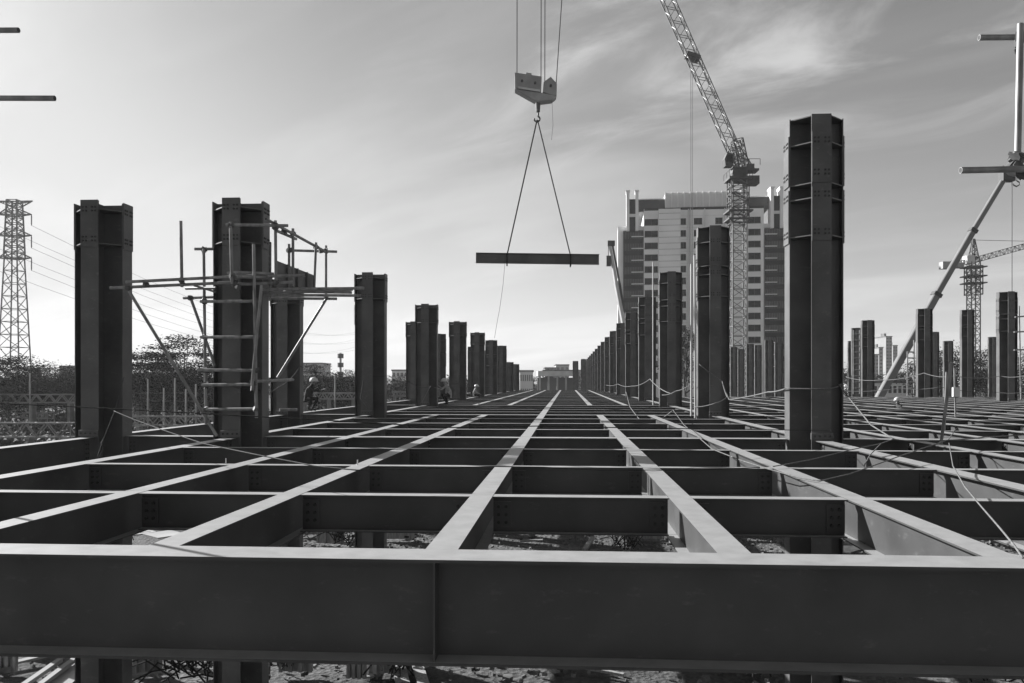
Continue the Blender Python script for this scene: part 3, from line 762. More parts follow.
mb = MB(); mb.prism([(-7.8, .8), (-5.9, .8), (-5.9, 2.9), (-7.2, 2.9), (-7.8, 1.8)], -1.25, 1.25, axis='y'); obj('cab', mb.mesh('cab', M['boom_white']), mc)
mb = MB(); mb.prism([(-1.8, 1.95), (2.2, 1.95), (2.2, 3.2), (-1.8, 3.0)], -1.2, 1.2, axis='y'); obj('turntable', mb.mesh('turntable', M['boom_grey']), mc)
wm = MB(); wm.bar((0, -.2, 0), (0, .2, 0), .62, n=20); wme = wm.mesh('wheel', M['tyre'])
for x in (-5, -3.4, 2, 3.6, 5.2):
    for y in (-1.25, 1.25): obj('wheel', wme, mc, (x, y, .62))

# white boom left of the tall building
DB = 130.0
p = at(624, 330, DB); wb = thing('mobile_crane', 'small white crane boom poking up left of the white building', 'mobile crane', Vector((p.x, p.y, GZ)), TH)
k4 = DB / F
def cl4(x, y, dd=0): return Vector(((x - 624) * k4, dd, cz(y, DB) - GZ))
mb = MB(); mb.bar(cl4(633, 372), cl4(616, 283), .45, .38, 6); mb.bar(cl4(616, 283), cl4(609.8, 245), .32, .22, 6); obj('boom', mb.mesh('boom', M['boom_white']), wb)
mb = MB(); mb.box(-.3, .8, -.3, .3, -.3, .5, Matrix.Translation(cl4(609.5, 244))); mb.bar(cl4(608.4, 244), cl4(608.4, 262), .06); mb.box(-.35, .35, -.3, .3, -.8, .8, Matrix.Translation(cl4(608.6, 261))); obj('boom_head', mb.mesh('boom_head', M['crane_dark']), wb)
mb = MB(); mb.bar(cl4(612.3, 244), cl4(619.5, 283), .2); mb.bar(cl4(619.5, 283), cl4(624, 312), .25); obj('luffing_cylinder', mb.mesh('cyl', M['crane_dark']), wb)
mb = MB(); mb.box(-4, 5, -1.2, 1.2, .5, 2.6); mb.prism([(-5.6, .5), (-4.05, .5), (-4.05, 2.7), (-5.1, 2.7)], -1.2, 1.2, axis='y'); obj('carrier', mb.mesh('carrier', M['boom_grey']), wb)
mb = MB(); mb.box(.4, 2.4, -1, 1, 2.65, 4.2); obj('turntable', mb.mesh('turntable', M['boom_grey']), wb)
for x in (-3.4, -1.9, 2.4, 3.9):
    for y in (-1.25, 1.25): obj('wheel', wme, wb, (x, y, .62))

# ------------------------------------------------------------------ pylon and wires
DP = 185.0; kp = DP / F
p = at(14.5, 300, DP); py = thing('pylon', 'tall lattice power pylon at the far left', 'pylon', Vector((p.x, p.y, GZ)), TH)
def cp(x, y, dd=0): return Vector(((x - 14.5) * kp, dd, cz(y, DP) - GZ))
mb = MB(); lattice(mb, (0, 0, 0), cp(14.5, 258), 5.4, 5.4, 12, .16, .09, (1, 0, 0), 2.8, 2.8); lattice(mb, cp(14.5, 258), cp(14.5, 200.5), 3.0, 3.0, 10, .19, .11, (1, 0, 0), 2.2, 2.2); obj('lattice_tower', mb.mesh('tower', M['galv']), py)
tips = []
for (y, half, drop) in ((201.5, 18, 0), (214.5, 17, 11), (235.5, 17, 12.5), (258, 17, 12.5)):
    mb = MB()
    for s_ in (-1, 1):
        tip = cp(14.5 + s_ * half, y + (0 if drop else -.5))
        for dy in (-1.2, 1.2):
            mb.bar(cp(14.5, y + 1, dy), tip, .16); mb.bar(cp(14.5 + s_ * 4, y - (5.5 if drop else -4.5), dy), tip, .14)
            for q in (.3, .5, .7):
                a = cp(14.5, y + 1, dy).lerp(tip, q); b = cp(14.5 + s_ * 4, y - (5.5 if drop else -4.5), dy).lerp(tip, max(q - .15, 0)); mb.bar(a, b, .06)
        if drop: tips.append((tip, drop, s_))
    obj('cross_arm', mb.mesh('cross_arm', M['galv']), py)
for (tip, drop, s_) in tips:
    mb = MB(); mb.bar(tip, tip - Vector((0, 0, drop * kp)), .09, n=6)
    for q in range(8): mb.bar(tip - Vector((0, 0, drop * kp * (.15 + .1 * q))), tip - Vector((0, 0, drop * kp * (.18 + .1 * q))), .17, n=8)
    obj('insulator', mb.mesh('insulator', M['crane_dark']), py)
# far pylon hidden behind the columns that the lines run to
DP2 = 620.0
p2 = at(374, 330, DP2); py2 = thing('pylon', 'very distant power pylon behind the bare column right of the scaffold', 'pylon', Vector((p2.x, p2.y, GZ)), TH)
mb = MB(); H2 = 46; lattice(mb, (0, 0, 0), (0, 0, H2), 7, 7, 12, .2, .1, (1, 0, 0), 2, 2)
obj('lattice_tower', mb.mesh('tower', M['galv']), py2)
mb = MB()
for z in (H2, H2 - 5, H2 - 10):
    for s_ in (-1, 1): mb.bar((0, 0, z), (s_ * 4, 0, z), .15)
obj('cross_arm', mb.mesh('arm', M['galv']), py2)
mw1 = Matrix.Translation(py.location) @ Matrix.Rotation(TH, 4, 'Z'); mw2 = Matrix.Translation(py2.location) @ Matrix.Rotation(TH, 4, 'Z')
for i, (tip, drop, s_) in enumerate(tips):
    a = mw1 @ (tip - Vector((0, 0, drop * kp))); b = mw2 @ Vector((s_ * 4, 0, H2 - 5 * (i // 2)))
    pts = []
    for q in range(25):
        t = q / 24; v = a.lerp(b, t); v.z -= 13 * 4 * t * (1 - t); pts.append(v - a)
    mb = MB(); mb.tube(pts, .035, 4)
    tag(obj('power_line', mb.mesh('line', M['rope_dark']), None, a), '%s power line leaving the %s side of the pylon' % (('upper', 'middle', 'lower')[i // 2], 'left' if s_ < 0 else 'right'), 'power line', 'power lines from the pylon')

# ------------------------------------------------------------------ white tower building
DBL = 243.0; kb = DBL / F
p = at(700, 300, DBL); bl = thing('office_building', 'tall white clad office building with dark glass corners', 'building', Vector((p.x, p.y, GZ)), TH - R(6.5))
def bx_(x): return (x - 700) * kb
def bz(y): return cz(y, DBL) - GZ
def block(name, x0, x1, ytop, y0, y1, mat, zb=0, parent=None, ybot=None):
    mb = MB(); mb.box(bx_(x0), bx_(x1), y0, y1, zb if ybot is None else bz(ybot), bz(ytop)); return obj(name, mb.mesh(name, M[mat]), parent or bl)
wallc = block('wall', 644.5, 762, 208, 0, 30, 'wall')
block('wall', 618.5, 644.4, 224.5, .6, 9, 'wall'); block('wall', 762.1, 783.2, 224.5, .6, 9, 'wall')
block('projecting_wall', 659, 680, 211, -2.2, -.01, 'wall')
# parapet panels with fins
pr = block('parapet', 666, 728, 191.6, .8, 26, 'wall_dim', ybot=206.5); block('parapet', 728.1, 746, 191.6, .8, 26, 'wall_dim', ybot=206.5)
mb = MB()
for x in [666 + i * 6.2 for i in range(13)]: mb.box(bx_(x) - .12, bx_(x) + .12, .3, .79, bz(206.5), bz(191))
obj('fin_row', mb.mesh('fin_row', M['wall']), bl)
for a, b in ((639, 665.9), (746.1, 767.5)):
    block('plant_screen', a, b, 197.5, 1.5, 25, 'glass_band', ybot=209.5)
    block('slab', a, b, 196.5, 1.2, 25.5, 'wall', ybot=197.4)
for a, b in ((645, 659), (681, 728), (746.5, 762)): block('roof_slot', a, b, 207, -.05, .1 + .7, 'glass', ybot=209.5)
# corner piers
for a, b in ((627, 639), (768, 780)):
    for x0, x1 in ((a, a + 3), (b - 3, b)):
        block('pier', x0, x1, 191, -1.2, 3, 'wall', ybot=230); block('pier_cap', x0 - .6, x1 + .6, 189.5, -1.6, 3.4, 'wall', ybot=190.95)
    block('stair_glass', a + 3.05, b - 3.05, 198, -.6, 3, 'glass', ybot=230)
    block('pier_band', a + 3.05, b - 3.05, 213, -.9, -.61, 'wall_dim', ybot=216)
# curtain wall corners
for a, b in ((624, 644), (763, 782.5)):
    g = block('curtain_wall', a, b, 229.5, .2, .59, 'glass_band')
    mb = MB(); zt = bz(229.5)
    for i in range(9):
        x = bx_(a) + (bx_(b) - bx_(a)) * i / 8; mb.box(x - .06, x + .06, .05, .199, 0, zt)
    for r_ in range(15):
        y = 229.5 + 11.9 * r_; mb.box(bx_(a), bx_(b), .0, .19, bz(y) - .12, bz(y) + .12)
    obj('mullions', mb.mesh('mullions', M['mullion']), g)
    for r_ in range(12):
        y = 240 + 11.9 * r_
        block('glass_strip', a + .4, b - .4, y - 2.3, -.03, .04, 'glass', ybot=y + 2.3, parent=g)
        block('sunshade', a + (8 if a < 700 else 0), b - (0 if a < 700 else 8), y - 4.6, -.9, -.04, 'wall', ybot=y - 3.9, parent=g)
# windows
wm1 = {}
def window(x0, x1, y):
    w = bx_(x1) - bx_(x0); key = round(w, 2)
    if key not in wm1:
        m1 = MB().box(0, w, 0, .25, 0, 6.1 * kb); m2 = MB(); 
        for q in range(1, max(2, int(w / 1.4))): xx = w * q / max(2, int(w / 1.4)); m2.box(xx - .04, xx + .04, -.05, -.001, 0, 6.1 * kb)
        m2.box(-.08, w + .08, -.12, 0.1, -.14, -.01)
        wm1[key] = (m1.mesh('pane', M['glass']), m2.mesh('frame', M['mullion']))
    o = obj('window', wm1[key][0], bl, (bx_(x0), -.03 , bz(y + 6.1))); obj('frame', wm1[key][1], o)
nwin = 0
for r_ in range(14):
    y = 218 + 11.9 * r_
    for (a, b) in ((645.3, 658.4), (681, 686.2), (694, 702), (712, 718), (747, 759)):
        if r_ == 0 and a == 712: a, b = 715, 722
        window(a, b, y)
mb = MB()
for r_ in range(30):
    y = 214 + 5.95 * r_; mb.box(bx_(659), bx_(680), -2.215, -2.2, bz(y) - .05, bz(y) + .05)
obj('panel_joints', mb.mesh('joints', M['mullion']), bl)
mb = MB()
for x in (688.5, 690.5, 704.5, 724): mb.box(bx_(x) - .12, bx_(x) + .12, -.5, -.001, 0, bz(209))
for r_ in range(14): mb.box(bx_(681), bx_(744), -.06, -.001, bz(215.5 + 11.9 * r_) - .06, bz(215.5 + 11.9 * r_) + .06)
obj('facade_ribs', mb.mesh('ribs', M['wall_dim']), bl)

# ------------------------------------------------------------------ distant city
def city(label, x0, x1, ytop, D, depth=15,  floors=6, cols=4, mat='city', name='building', ybot=None):
    p = at((x0 + x1) / 2, 300, D); kk = D / F; w = (x1 - x0) * kk; H = cz(ytop, D) - GZ
    o = thing(name, label, 'building', Vector((p.x, p.y, GZ)), TH, 'distant buildings on the skyline')
    mb = MB(); mb.box(-w / 2, w / 2, 0, depth, 0, H); obj('wall', mb.mesh('wall', M[mat]), o)
    mb = MB(); mb.box(-w / 2 - .3, w / 2 + .3, -.3, depth + .3, H + .001, H + .7); (mb.box(-w * .2, w * .15, depth * .3, depth * .6, H + .7, H + 3) if D > 500 else None); obj('roof', mb.mesh('roof', M['roof']), o)
    pane = MB().box(0, w * .6 / cols, -.05, -.001, 0, H * .45 / floors).mesh('window', M['city_win'])
    for f in range(floors):
        for c in range(cols): obj('window', pane, o, (-w / 2 + w * (c + .2) / cols, 0, H * (f + .35) / floors))
    return o
city('slim tall tower block on the hazy right skyline, tallest of that group', 886, 892, 337, 620, 20, 16, 2)
city('pale tower block just right of the tallest skyline tower at right', 893, 897.5, 346, 650, 20, 14, 2)
city('grey block left of the tallest skyline tower at right', 873, 878.5, 355, 560, 20, 10, 2)
city('narrow block at the left of the right skyline group', 879, 883, 348, 600, 20, 12, 1)
city('low white shed under the telescopic boom', 868, 912, 383, 170, 20, 2, 9, 'wall')
city('low pale block right of the small white boom, behind the right trees', 975, 990, 372, 260, 18, 4, 3, 'wall')
city('low wide grey building in the middle distance, right of the centre beam', 574, 596, 371, 430, 20, 4, 6)
city('stepped pale building at the far end of the deck', 556, 569, 365.5, 480, 20, 3, 3, 'city')
city('small block beside the stepped pale building', 545, 555.5, 368.5, 470, 20, 4, 3)
city('low row of pale houses left of the far end of the deck', 520, 533, 372, 300, 14, 2, 6, 'city')
city('low far block behind the trees left of the scaffold', 300, 322, 364, 420, 20, 5, 5)
city('low far block between the left columns', 392, 408, 371, 380, 16, 3, 4, 'wall_dim')
city('low far block at the left edge of the skyline', 60, 78, 367, 400, 16, 4, 4)
# white elevated hall in the middle distance
p = at(557, 380, 210); vi = thing('long_hall', 'long white roofed hall on posts at the far end of the deck', 'building', Vector((p.x, p.y, GZ)), TH)
kk = 210 / F
mb = MB(); mb.box(-19 * kk, 20 * kk, 0, 12, cz(375.8, 210) - GZ, cz(371, 210) - GZ); obj('fascia', mb.mesh('fascia', M['boom_white']), vi)
mb = MB(); mb.box(-14 * kk, 22 * kk, 3, 12, cz(370.9, 210) - GZ, cz(369.6, 210) - GZ); obj('roof', mb.mesh('roof', M['roof']), vi)
for i in range(5):
    x = (-17 + 8.7 * i) * kk; mb = MB(); mb.box(x - .22, x + .22, .2, .7, 0, cz(375.9, 210) - GZ); obj('post', mb.mesh('post', M['concrete']), vi)
mb = MB(); mb.box(-18.5 * kk, 19.5 * kk, 9, 11.5, 0, cz(377.5, 210) - GZ); obj('wall', mb.mesh('wall', M['city_win']), vi)

# ------------------------------------------------------------------ trees
def crown_mesh(kind, seed):
    rnd = random.Random(seed); mb = MB()
    clumps = []
    if kind == 'tier':           # flat spreading tiers
        for (z, r, n) in ((.45, .4, 34), (.56, .42, 34), (.68, .37, 26), (.8, .29, 20), (.9, .2, 12), (.98, .1, 5)):
            for i in range(n):
                a = rnd.uniform(0, 6.28); q = r * math.sqrt(rnd.random()); clumps.append((q * math.cos(a), q * math.sin(a), z + rnd.uniform(-.045, .045), .065, .03, 80))
    elif kind == 'round':
        for i in range(150):
            while True:
                x, y, z = (rnd.uniform(-1, 1) for _ in range(3))
                if x * x + y * y + z * z < 1: break
            clumps.append((x * .42, y * .42, .56 + z * .40 * (1 - .2 * rnd.random()), rnd.uniform(.05, .1), rnd.uniform(.03, .07), 62))
    else:                        # loose
        for i in range(55):
            a = rnd.uniform(0, 6.28); q = .36 * math.sqrt(rnd.random()); z = rnd.uniform(.35, .97)
            clumps.append((q * math.cos(a) * (1.25 - z), q * math.sin(a) * (1.25 - z), z, rnd.uniform(.05, .09), rnd.uniform(.03, .05), 60))
    for (cx, cy, cz_, rr, rz_, n) in clumps:
        for i in range(n):
            x, y, z = cx + rnd.gauss(0, rr * .6), cy + rnd.gauss(0, rr * .6), cz_ + rnd.gauss(0, rz_ * .6)
            s_ = rnd.uniform(.006, .0125); u = Vector((rnd.gauss(0, 1), rnd.gauss(0, 1), rnd.gauss(0, .5))).normalized()
            w = u.cross(Vector((rnd.gauss(0, 1), rnd.gauss(0, 1), rnd.gauss(0, 1)))).normalized()
            b = len(mb.v); c = Vector((x, y, z))
            mb.v += [c - u * s_, c - w * s_ * .6, c + u * s_, c + w * s_ * .6]; mb.f.append([b, b + 1, b + 2, b + 3]); mb.m.append(0)
    tr = MB(); tr.tube([(0, 0, 0), (.01, 0, .2), (0, .01, .4), (.01, 0, .8)], .024, 8, .006)
    for i in range(0, len(clumps), max(1, len(clumps) // 16)):
        c = clumps[i]; z0 = rnd.uniform(.25, min(.6, c[2] - .05)); tr.bar((.005, 0, z0), (c[0], c[1], c[2]), .009, .003, 5)
    return mb, tr
TREES = {}
for kd in ('tier', 'round', 'loose'):
    for sd in (1, 2):
        a, b = crown_mesh(kd, sd * 10 + len(kd))
        TREES[(kd, sd)] = (a.mesh('crown', M['leaf'] if kd != 'loose' else M['leaf_pale']), b.mesh('trunk', M['bark']))
def tree(kd, sd, x, ytop, D, spread, label, name='tree'):
    p = at(x, 300, D); H = cz(ytop, D) - GZ
    o = thing(name, label, 'tree', Vector((p.x, p.y, GZ)), random.uniform(0, 6), 'trees around the building site')
    sx = H * spread
    obj('crown', TREES[(kd, sd)][0], o, scale=(sx, sx, H)); obj('trunk', TREES[(kd, sd)][1], o, scale=(H, H, H))
tree('round', 1, -2, 352, 120, 1.7, 'broad dark tree at the left edge under the pylon')
tree('round', 2, 30, 351, 128, 1.8, 'broad dark tree between the pylon and the leftmost column')
tree('round', 1, 56, 362, 150, 1.7, 'lower dark tree left of the leftmost column')
tree('tier', 1, 185, 339, 125, 1.7, 'tall tree with flat tiered crown left of the scaffold column')
tree('round', 2, 155, 351, 130, 1.6, 'rounded tree right of the leftmost column')
tree('tier', 2, 140, 352, 122, 1.5, 'thin tiered tree close to the right side of the leftmost column')
tree('round', 1, 172, 362, 118, 1.8, 'low dense tree under the tiered crown')
tree('loose', 1, 203, 356, 135, 1.9, 'loose tree close left of the scaffold column')
tree('round', 2, 205, 366, 120, 1.8, 'low dense tree beside the foot of the scaffold column')
tree('loose', 2, 318, 364, 160, 1.9, 'loose tree behind the worker beside the scaffold column')
tree('round', 1, 334, 371, 150, 2.0, 'low round tree between the worker and the next column')
tree('loose', 1, 350, 369, 165, 2.0, 'low loose tree close left of the bare third column')
tree('round', 2, 398, 372, 200, 2.2, 'small far tree between the third and fourth left columns')
tree('round', 1, 466, 374, 260, 2.4, 'small far tree behind the crouching worker')
tree('loose', 1, 685, 326, 150, 1.1, 'slim tree behind the two pale tubes')
tree('round', 1, 847, 364, 180, 1.8, 'small tree just right of the tallest column')
tree('round', 2, 941, 346, 150, 1.4, 'dark tree left of the far tower crane mast')
tree('round', 1, 957, 343, 155, 1.4, 'dark tree behind the far tower crane mast')
tree('loose', 2, 985, 368, 160, 1.7, 'low tree right of the far tower crane mast')
tree('round', 2, 1019, 343, 165, 1.4, 'dark tree at the right edge behind the rightmost column')
tree('loose', 1, 897, 371, 240, 2.0, 'low far tree under the right skyline towers')
tree('round', 1, 583, 374, 300, 2.5, 'far tree right of the long hall')
tree('round', 2, 528, 375, 330, 2.5, 'far tree left of the long hall')
tree('round', 2, 822, 370, 190, 2, 'far tree hidden behind the tallest column')
for i, (x, y, D) in enumerate(((8, 386, 128), (38, 384, 132), (66, 386, 130), (140, 385, 128), (160, 382, 134), (188, 383, 130), (207, 385, 128), (312, 385, 128), (330, 386, 132), (350, 385, 130), (402, 386, 150))):
    tree('round', 1 + i % 2, x, y - 15 + (i * 7) % 6, D, 1.7, ['leftmost', 'second from the left', 'third from the left', 'fourth from the left', 'fifth from the left', 'sixth from the left', 'seventh from the left', 'eighth from the left', 'ninth from the left', 'tenth from the left', 'rightmost'][i] + ' of the low dark bushes on the ground below the left trees', 'bush')
# scrub belt along the horizon: nobody could count these bushes
rnd = random.Random(5); mb = MB()
for i in range(15000):
    x = rnd.uniform(-60, 1090); D = rnd.uniform(330, 520); p = at(x, 300, D)
    base = 5.5 + 3.5 * math.sin(x * .045) * math.sin(x * .017 + 1) + 2 * math.sin(x * .21)
    c = Vector((p.x, p.y, GZ + rnd.uniform(0, max(2, base + 3)) * rnd.random() ** .4)); s_ = rnd.uniform(.5, 1.3)
    u = Vector((rnd.gauss(0, 1), rnd.gauss(0, 1), rnd.gauss(0, .6))).normalized(); w = u.cross(Vector((rnd.gauss(0, 1), rnd.gauss(0, 1), rnd.gauss(0, 1)))).normalized()
    b = len(mb.v); mb.v += [c - u * s_, c - w * s_, c + u * s_, c + w * s_]; mb.f.append([b, b + 1, b + 2, b + 3]); mb.m.append(0)
tag(obj('far_woodland', mb.mesh('far_woodland', M['scrub'])), 'belt of far scrub and woodland along the horizon', 'woodland', kind='stuff')

# ------------------------------------------------------------------ trusses and site clutter at left
def truss_section(label, x0, x1, y, D, hpx, n, ybase=None, group='lattice sections lying beyond the left edge of the deck'):
    kk = D / F; a = at(x0, y, D); b = at(x1, y, D); h = hpx * kk
    o = thing('truss', label, 'truss', (a + b) / 2, TH, group)
    L = (b - a).length; mb = MB(); lattice(mb, (-L / 2, 0, 0), (L / 2, 0, 0), h, h, n, .1 * D / 90, .07 * D / 90, (0, 1, 0), full=False); obj('lattice', mb.mesh('truss', M['galv']), o)
    z = o.location.z - h / 2 - GZ
    if z > .4:
        for s_ in (-.42, 0, .42):
            mb = MB(); mb.box(L * s_ - .2, L * s_ + .2, -h / 2, h / 2, -h / 2 - z, -h / 2 - .01 - .08 * D / 90); obj('support', mb.mesh('support', M['galv']), o)
    return o
truss_section('nearest lattice truss left of the leftmost column', -12, 74, 430, 78, 14, 8)
truss_section('upper far lattice truss left of the leftmost column', -12, 78, 398.5, 118, 8, 14)
truss_section('lattice truss between leftmost column and scaffold, upper one', 133, 212, 397, 118, 8, 12)
truss_section('lattice truss between leftmost column and scaffold, lower one', 133, 214, 421, 90, 9, 10)
truss_section('far truss behind the scaffold column and the stooping worker', 300, 358, 396, 120, 6, 14)
truss_section('low truss behind the fourth left column', 392, 425, 394, 130, 4, 10)
rnd = random.Random(11)
for i, (x, yt, D) in enumerate(((148, 379, 110), (175, 378, 105), (164, 388, 100), (186, 389, 98), (30, 373, 112), (335, 374, 118), (340.5, 353, 240), (141, 384, 118), (196, 384, 108))):
    p = at(x, 300, D); H = cz(yt, D) - GZ; mb = MB(); mb.bar((0, 0, 0), (0, 0, H), .13 if D < 200 else .35, .1 if D < 200 else .3, 8)
    o = obj('pole', mb.mesh('pole', M['concrete']), None, (p.x, p.y, GZ))
    tag(o, ['tall pale pole left of the tiered tree', 'pale pole under the tiered tree', 'shorter pole between the two pale poles', 'short pole right of the pale poles', 'thin pole in front of the left edge trees', 'pole behind the worker at left', 'slim phone mast on the horizon between the left columns', 'short pole beside the leftmost column', 'short pole left of the scaffold uprights'][i], 'pole')
    if D > 200:
        for q in range(4): obj('antenna', MB().prism([(math.cos(a) * .9, math.sin(a) * .9) for a in [j * math.pi / 3 for j in range(6)]], H - 1.5 - 2.6 * q, H - .2 - 2.6 * q).mesh('antenna', M['crane_dark']), o)
# storage racks / panels at left as individual frames
for i in range(16):
    x = rnd.uniform(134, 210) if i % 2 else rnd.uniform(-5, 74); y = rnd.uniform(404, 420) if i % 2 else rnd.uniform(405, 440); D = (HY - y and (CAMZ - GZ) * F / (y - HY))
    p = at(x, y, D); mb = MB(); w = rnd.uniform(2, 5); h = rnd.uniform(1, 2.6)
    for u in range(5): mb.bar((w * (u / 4 - .5), 0, 0), (w * (u / 4 - .5), 0, h), .08)
    for z in (.3, h * .6, h): mb.bar((-w / 2, 0, z), (w / 2, 0, z), .07); mb.bar((-w / 2, 1.5, z), (w / 2, 1.5, z), .07)
    for u in (0, 4): mb.bar((w * (u / 4 - .5), 1.5, 0), (w * (u / 4 - .5), 1.5, h), .08)
    tag(obj('steel_rack', mb.mesh('rack', M['galv'] if i % 3 else M['concrete']), None, (p.x, p.y, GZ), (0, 0, rnd.uniform(-.6, .6))), 'low steel storage rack on the ground beyond the left deck edge', 'rack', 'storage racks beyond the left deck edge')

# ------------------------------------------------------------------ ground
def ground_mat():
    m, t, p = new_mat('site_ground'); N = t.nodes; L = t.links
    tc = N.new('ShaderNodeNewGeometry')
    n1 = N.new('ShaderNodeTexNoise'); n1.inputs['Scale'].default_value = .25; n1.inputs['Detail'].default_value = 10; n1.inputs['Roughness'].default_value = .65
    n2 = N.new('ShaderNodeTexNoise'); n2.inputs['Scale'].default_value = 6; n2.inputs['Detail'].default_value = 10; n2.inputs['Roughness'].default_value = .8
    vo = N.new('ShaderNodeTexVoronoi'); vo.inputs['Scale'].default_value = 7
    for n in (n1, n2, vo): L.new(tc.outputs['Position'], n.inputs['Vector'])
    mx = N.new('ShaderNodeMath'); mx.operation = 'MULTIPLY'; L.new(n1.outputs['Fac'], mx.inputs[0]); L.new(n2.outputs['Fac'], mx.inputs[1])
    r = N.new('ShaderNodeValToRGB'); e = r.color_ramp.elements
    e[0].position = .13; e[0].color = (.05, .05, .05, 1); e[1].position = .42; e[1].color = (.25, .25, .25, 1)
    L.new(mx.outputs[0], r.inputs[0]); L.new(r.outputs[0], p.inputs['Base Color'])
    p.inputs['Roughness'].default_value = .95; p.inputs['Specular IOR Level'].default_value = .1
    bp = N.new('ShaderNodeBump'); bp.inputs['Strength'].default_value = .9; bp.inputs['Distance'].default_value = .08
    ad = N.new('ShaderNodeMath'); L.new(n2.outputs['Fac'], ad.inputs[0]); L.new(vo.outputs['Distance'], ad.inputs[1])
    L.new(ad.outputs[0], bp.inputs['Height']); L.new(bp.outputs[0], p.inputs['Normal'])
    return m
mb = MB(); G = 1500; nn = 60
def gh(x, y):
    return GZ + (.05 * math.sin(x * .7) * math.cos(y * .5) if abs(x) < 80 and 0 < y < 140 else 0) - .12
xs = sorted([-G, -600, -250, -120] + [(-90 + 3 * i) for i in range(61)] + [120, 250, 600, G]); ys = sorted([-G, -300, -60, -20] + [2.5 * i for i in range(50)] + [150, 220, 400, 800, G])
for y in ys:
    for x in xs: mb.v.append(Vector((x, y, gh(x, y))))
w = len(xs)
for j in range(len(ys) - 1):
    for i in range(w - 1): mb.f.append([j * w + i, j * w + i + 1, (j + 1) * w + i + 1, (j + 1) * w + i]); mb.m.append(0)
tag(obj('ground', mb.mesh('ground', ground_mat())), kind='structure')
# weeds over the ground beyond the left edge of the deck
rnd = random.Random(9); mb = MB()
for i in range(16000):
    D = 60 + 110 * rnd.random(); x = rnd.uniform(-60, 440); p = at(x, 400, D)
    if p.x > -11.5: continue
    c = Vector((p.x, p.y, GZ + rnd.random() ** 2 * 1.1)); s_ = rnd.uniform(.15, .5)
    u = Vector((rnd.gauss(0, 1), rnd.gauss(0, 1), rnd.gauss(0, .6))).normalized(); w = u.cross(Vector((rnd.gauss(0, 1), rnd.gauss(0, 1), rnd.gauss(0, 1)))).normalized()
    b = len(mb.v); mb.v += [c - u * s_, c - w * s_ * .6, c + u * s_, c + w * s_ * .6]; mb.f.append([b, b + 1, b + 2, b + 3]); mb.m.append(0)
tag(obj('undergrowth', mb.mesh('undergrowth', M['scrub'])), 'low weeds covering the ground beyond the left edge of the deck', 'undergrowth', kind='stuff')
# rubble
rnd = random.Random(3); mb = MB()
for i in range(9000):
    x = rnd.uniform(-16, 20); y = rnd.uniform(11, 62); s_ = rnd.uniform(.02, .08) * (2.4 if rnd.random() < .06 else 1)
    c = Vector((x, y, GZ + s_ * .3)); rot = Matrix.Translation(c) @ Matrix.Rotation(rnd.uniform(0, 6), 4, 'Z') @ Matrix.Rotation(rnd.uniform(-.6, .6), 4, 'X')
    pts = [(math.cos(a + rnd.uniform(-.3, .3)) * s_ * rnd.uniform(.6, 1.2), math.sin(a + rnd.uniform(-.3, .3)) * s_ * rnd.uniform(.5, 1)) for a in (0, 1.25, 2.5, 3.8, 5)]
    mb.prism(pts, -s_ * .5, s_ * rnd.uniform(.3, .6), rot)
tag(obj('rubble', mb.mesh('rubble', M['rubble'])), 'broken stones and rubble scattered over the ground below the deck', 'rubble', kind='stuff')

# timber panels, boards and bundles below the deck
def gpt(x, y, z=0):     # point on the ground seen at x, y
    D = (CAMZ - GZ - z) * F / (y - HY); return at(x, y, D)
def panel(x, D, w, h, rz, tilt, mat, label, t=.06, z=GZ):
    p = at(x, 600, D); mb = MB(); mb.box(-w / 2, w / 2, 0, t, 0, h)
    for u in (-.45, -.15, .15, .45): mb.box(w * u - .04, w * u + .04, -.08, -.001, .001, h - .001)
    o = obj('formwork_panel', mb.mesh('panel', M[mat]), None, (p.x, p.y, z), (tilt, 0, rz)); return tag(o, label, 'panel', 'timber panels under the deck')
panel(4, 19, .55, 2.4, .1, -.08, 'timber', 'timber panel standing under the deck at the bottom left corner')
panel(46, 20.5, 1.1, 2.2, .5, -.5, 'plank', 'panel leaning under the deck, right of the bottom left corner')
panel(148, 19, .6, 2.4, .3, -.05, 'timber', 'pale panel under the deck right of the leftmost column')
panel(168, 20, .5, 2.3, -.6, -.2, 'timber', 'narrow panel leaning beside the pale panel under the deck')
panel(296, 19, .75, 2.2, .05, -.06, 'timber', 'timber panel under the deck right of the scaffold column')
panel(330, 21, 1.2, 2.2, -.1, -.03, 'plank', 'wide ribbed panel under the deck, left of the two pale boards')
panel(357, 18.6, .4, 2.2, 0, -.02, 'timber', 'narrow pale board standing under the deck')
panel(379, 18.9, .55, 2.1, .1, -.04, 'timber', 'second pale board standing under the deck')
panel(708, 19.5, .45, 1.9, -.2, -.05, 'timber', 'pale panel standing under the deck right of middle')
panel(728, 19.8, .6, 1.8, .2, -.05, 'plank', 'darker panel beside the pale one under the deck right of middle')
panel(398, 35, 1.4, 2.2, .1, -.08, 'timber', 'timber panel seen through the gap left of the centre beam')
panel(330, 34, 1.2, 2.4, -.2, -.1, 'timber', 'timber panel seen through the gap beside the scaffold column')
panel(308, 36, 1.0, 2.4, .2, -.1, 'plank', 'dark plank panel seen through the gap left of the other one')
panel(652, 35, 1.0, 1.9, -.2, -.1, 'timber', 'timber panel on the ground seen left of the right beam')
def board(x0, y0, x1, y1, w, z, label, mat='plank', t=.05, name='board', cat='board'):
    p = gpt(x0, y0, z); q = gpt(x1, y1, z); d = q - p; L = d.length
    p.z = GZ + z; q.z = GZ + z
    mb = MB(); mb.box(-L / 2, L / 2, -w / 2, w / 2, 0, t)
    o = obj(name, mb.mesh('board', M[mat]), None, (p + q) / 2, (0, 0, math.atan2(d.y, d.x))); return tag(o, label, cat)
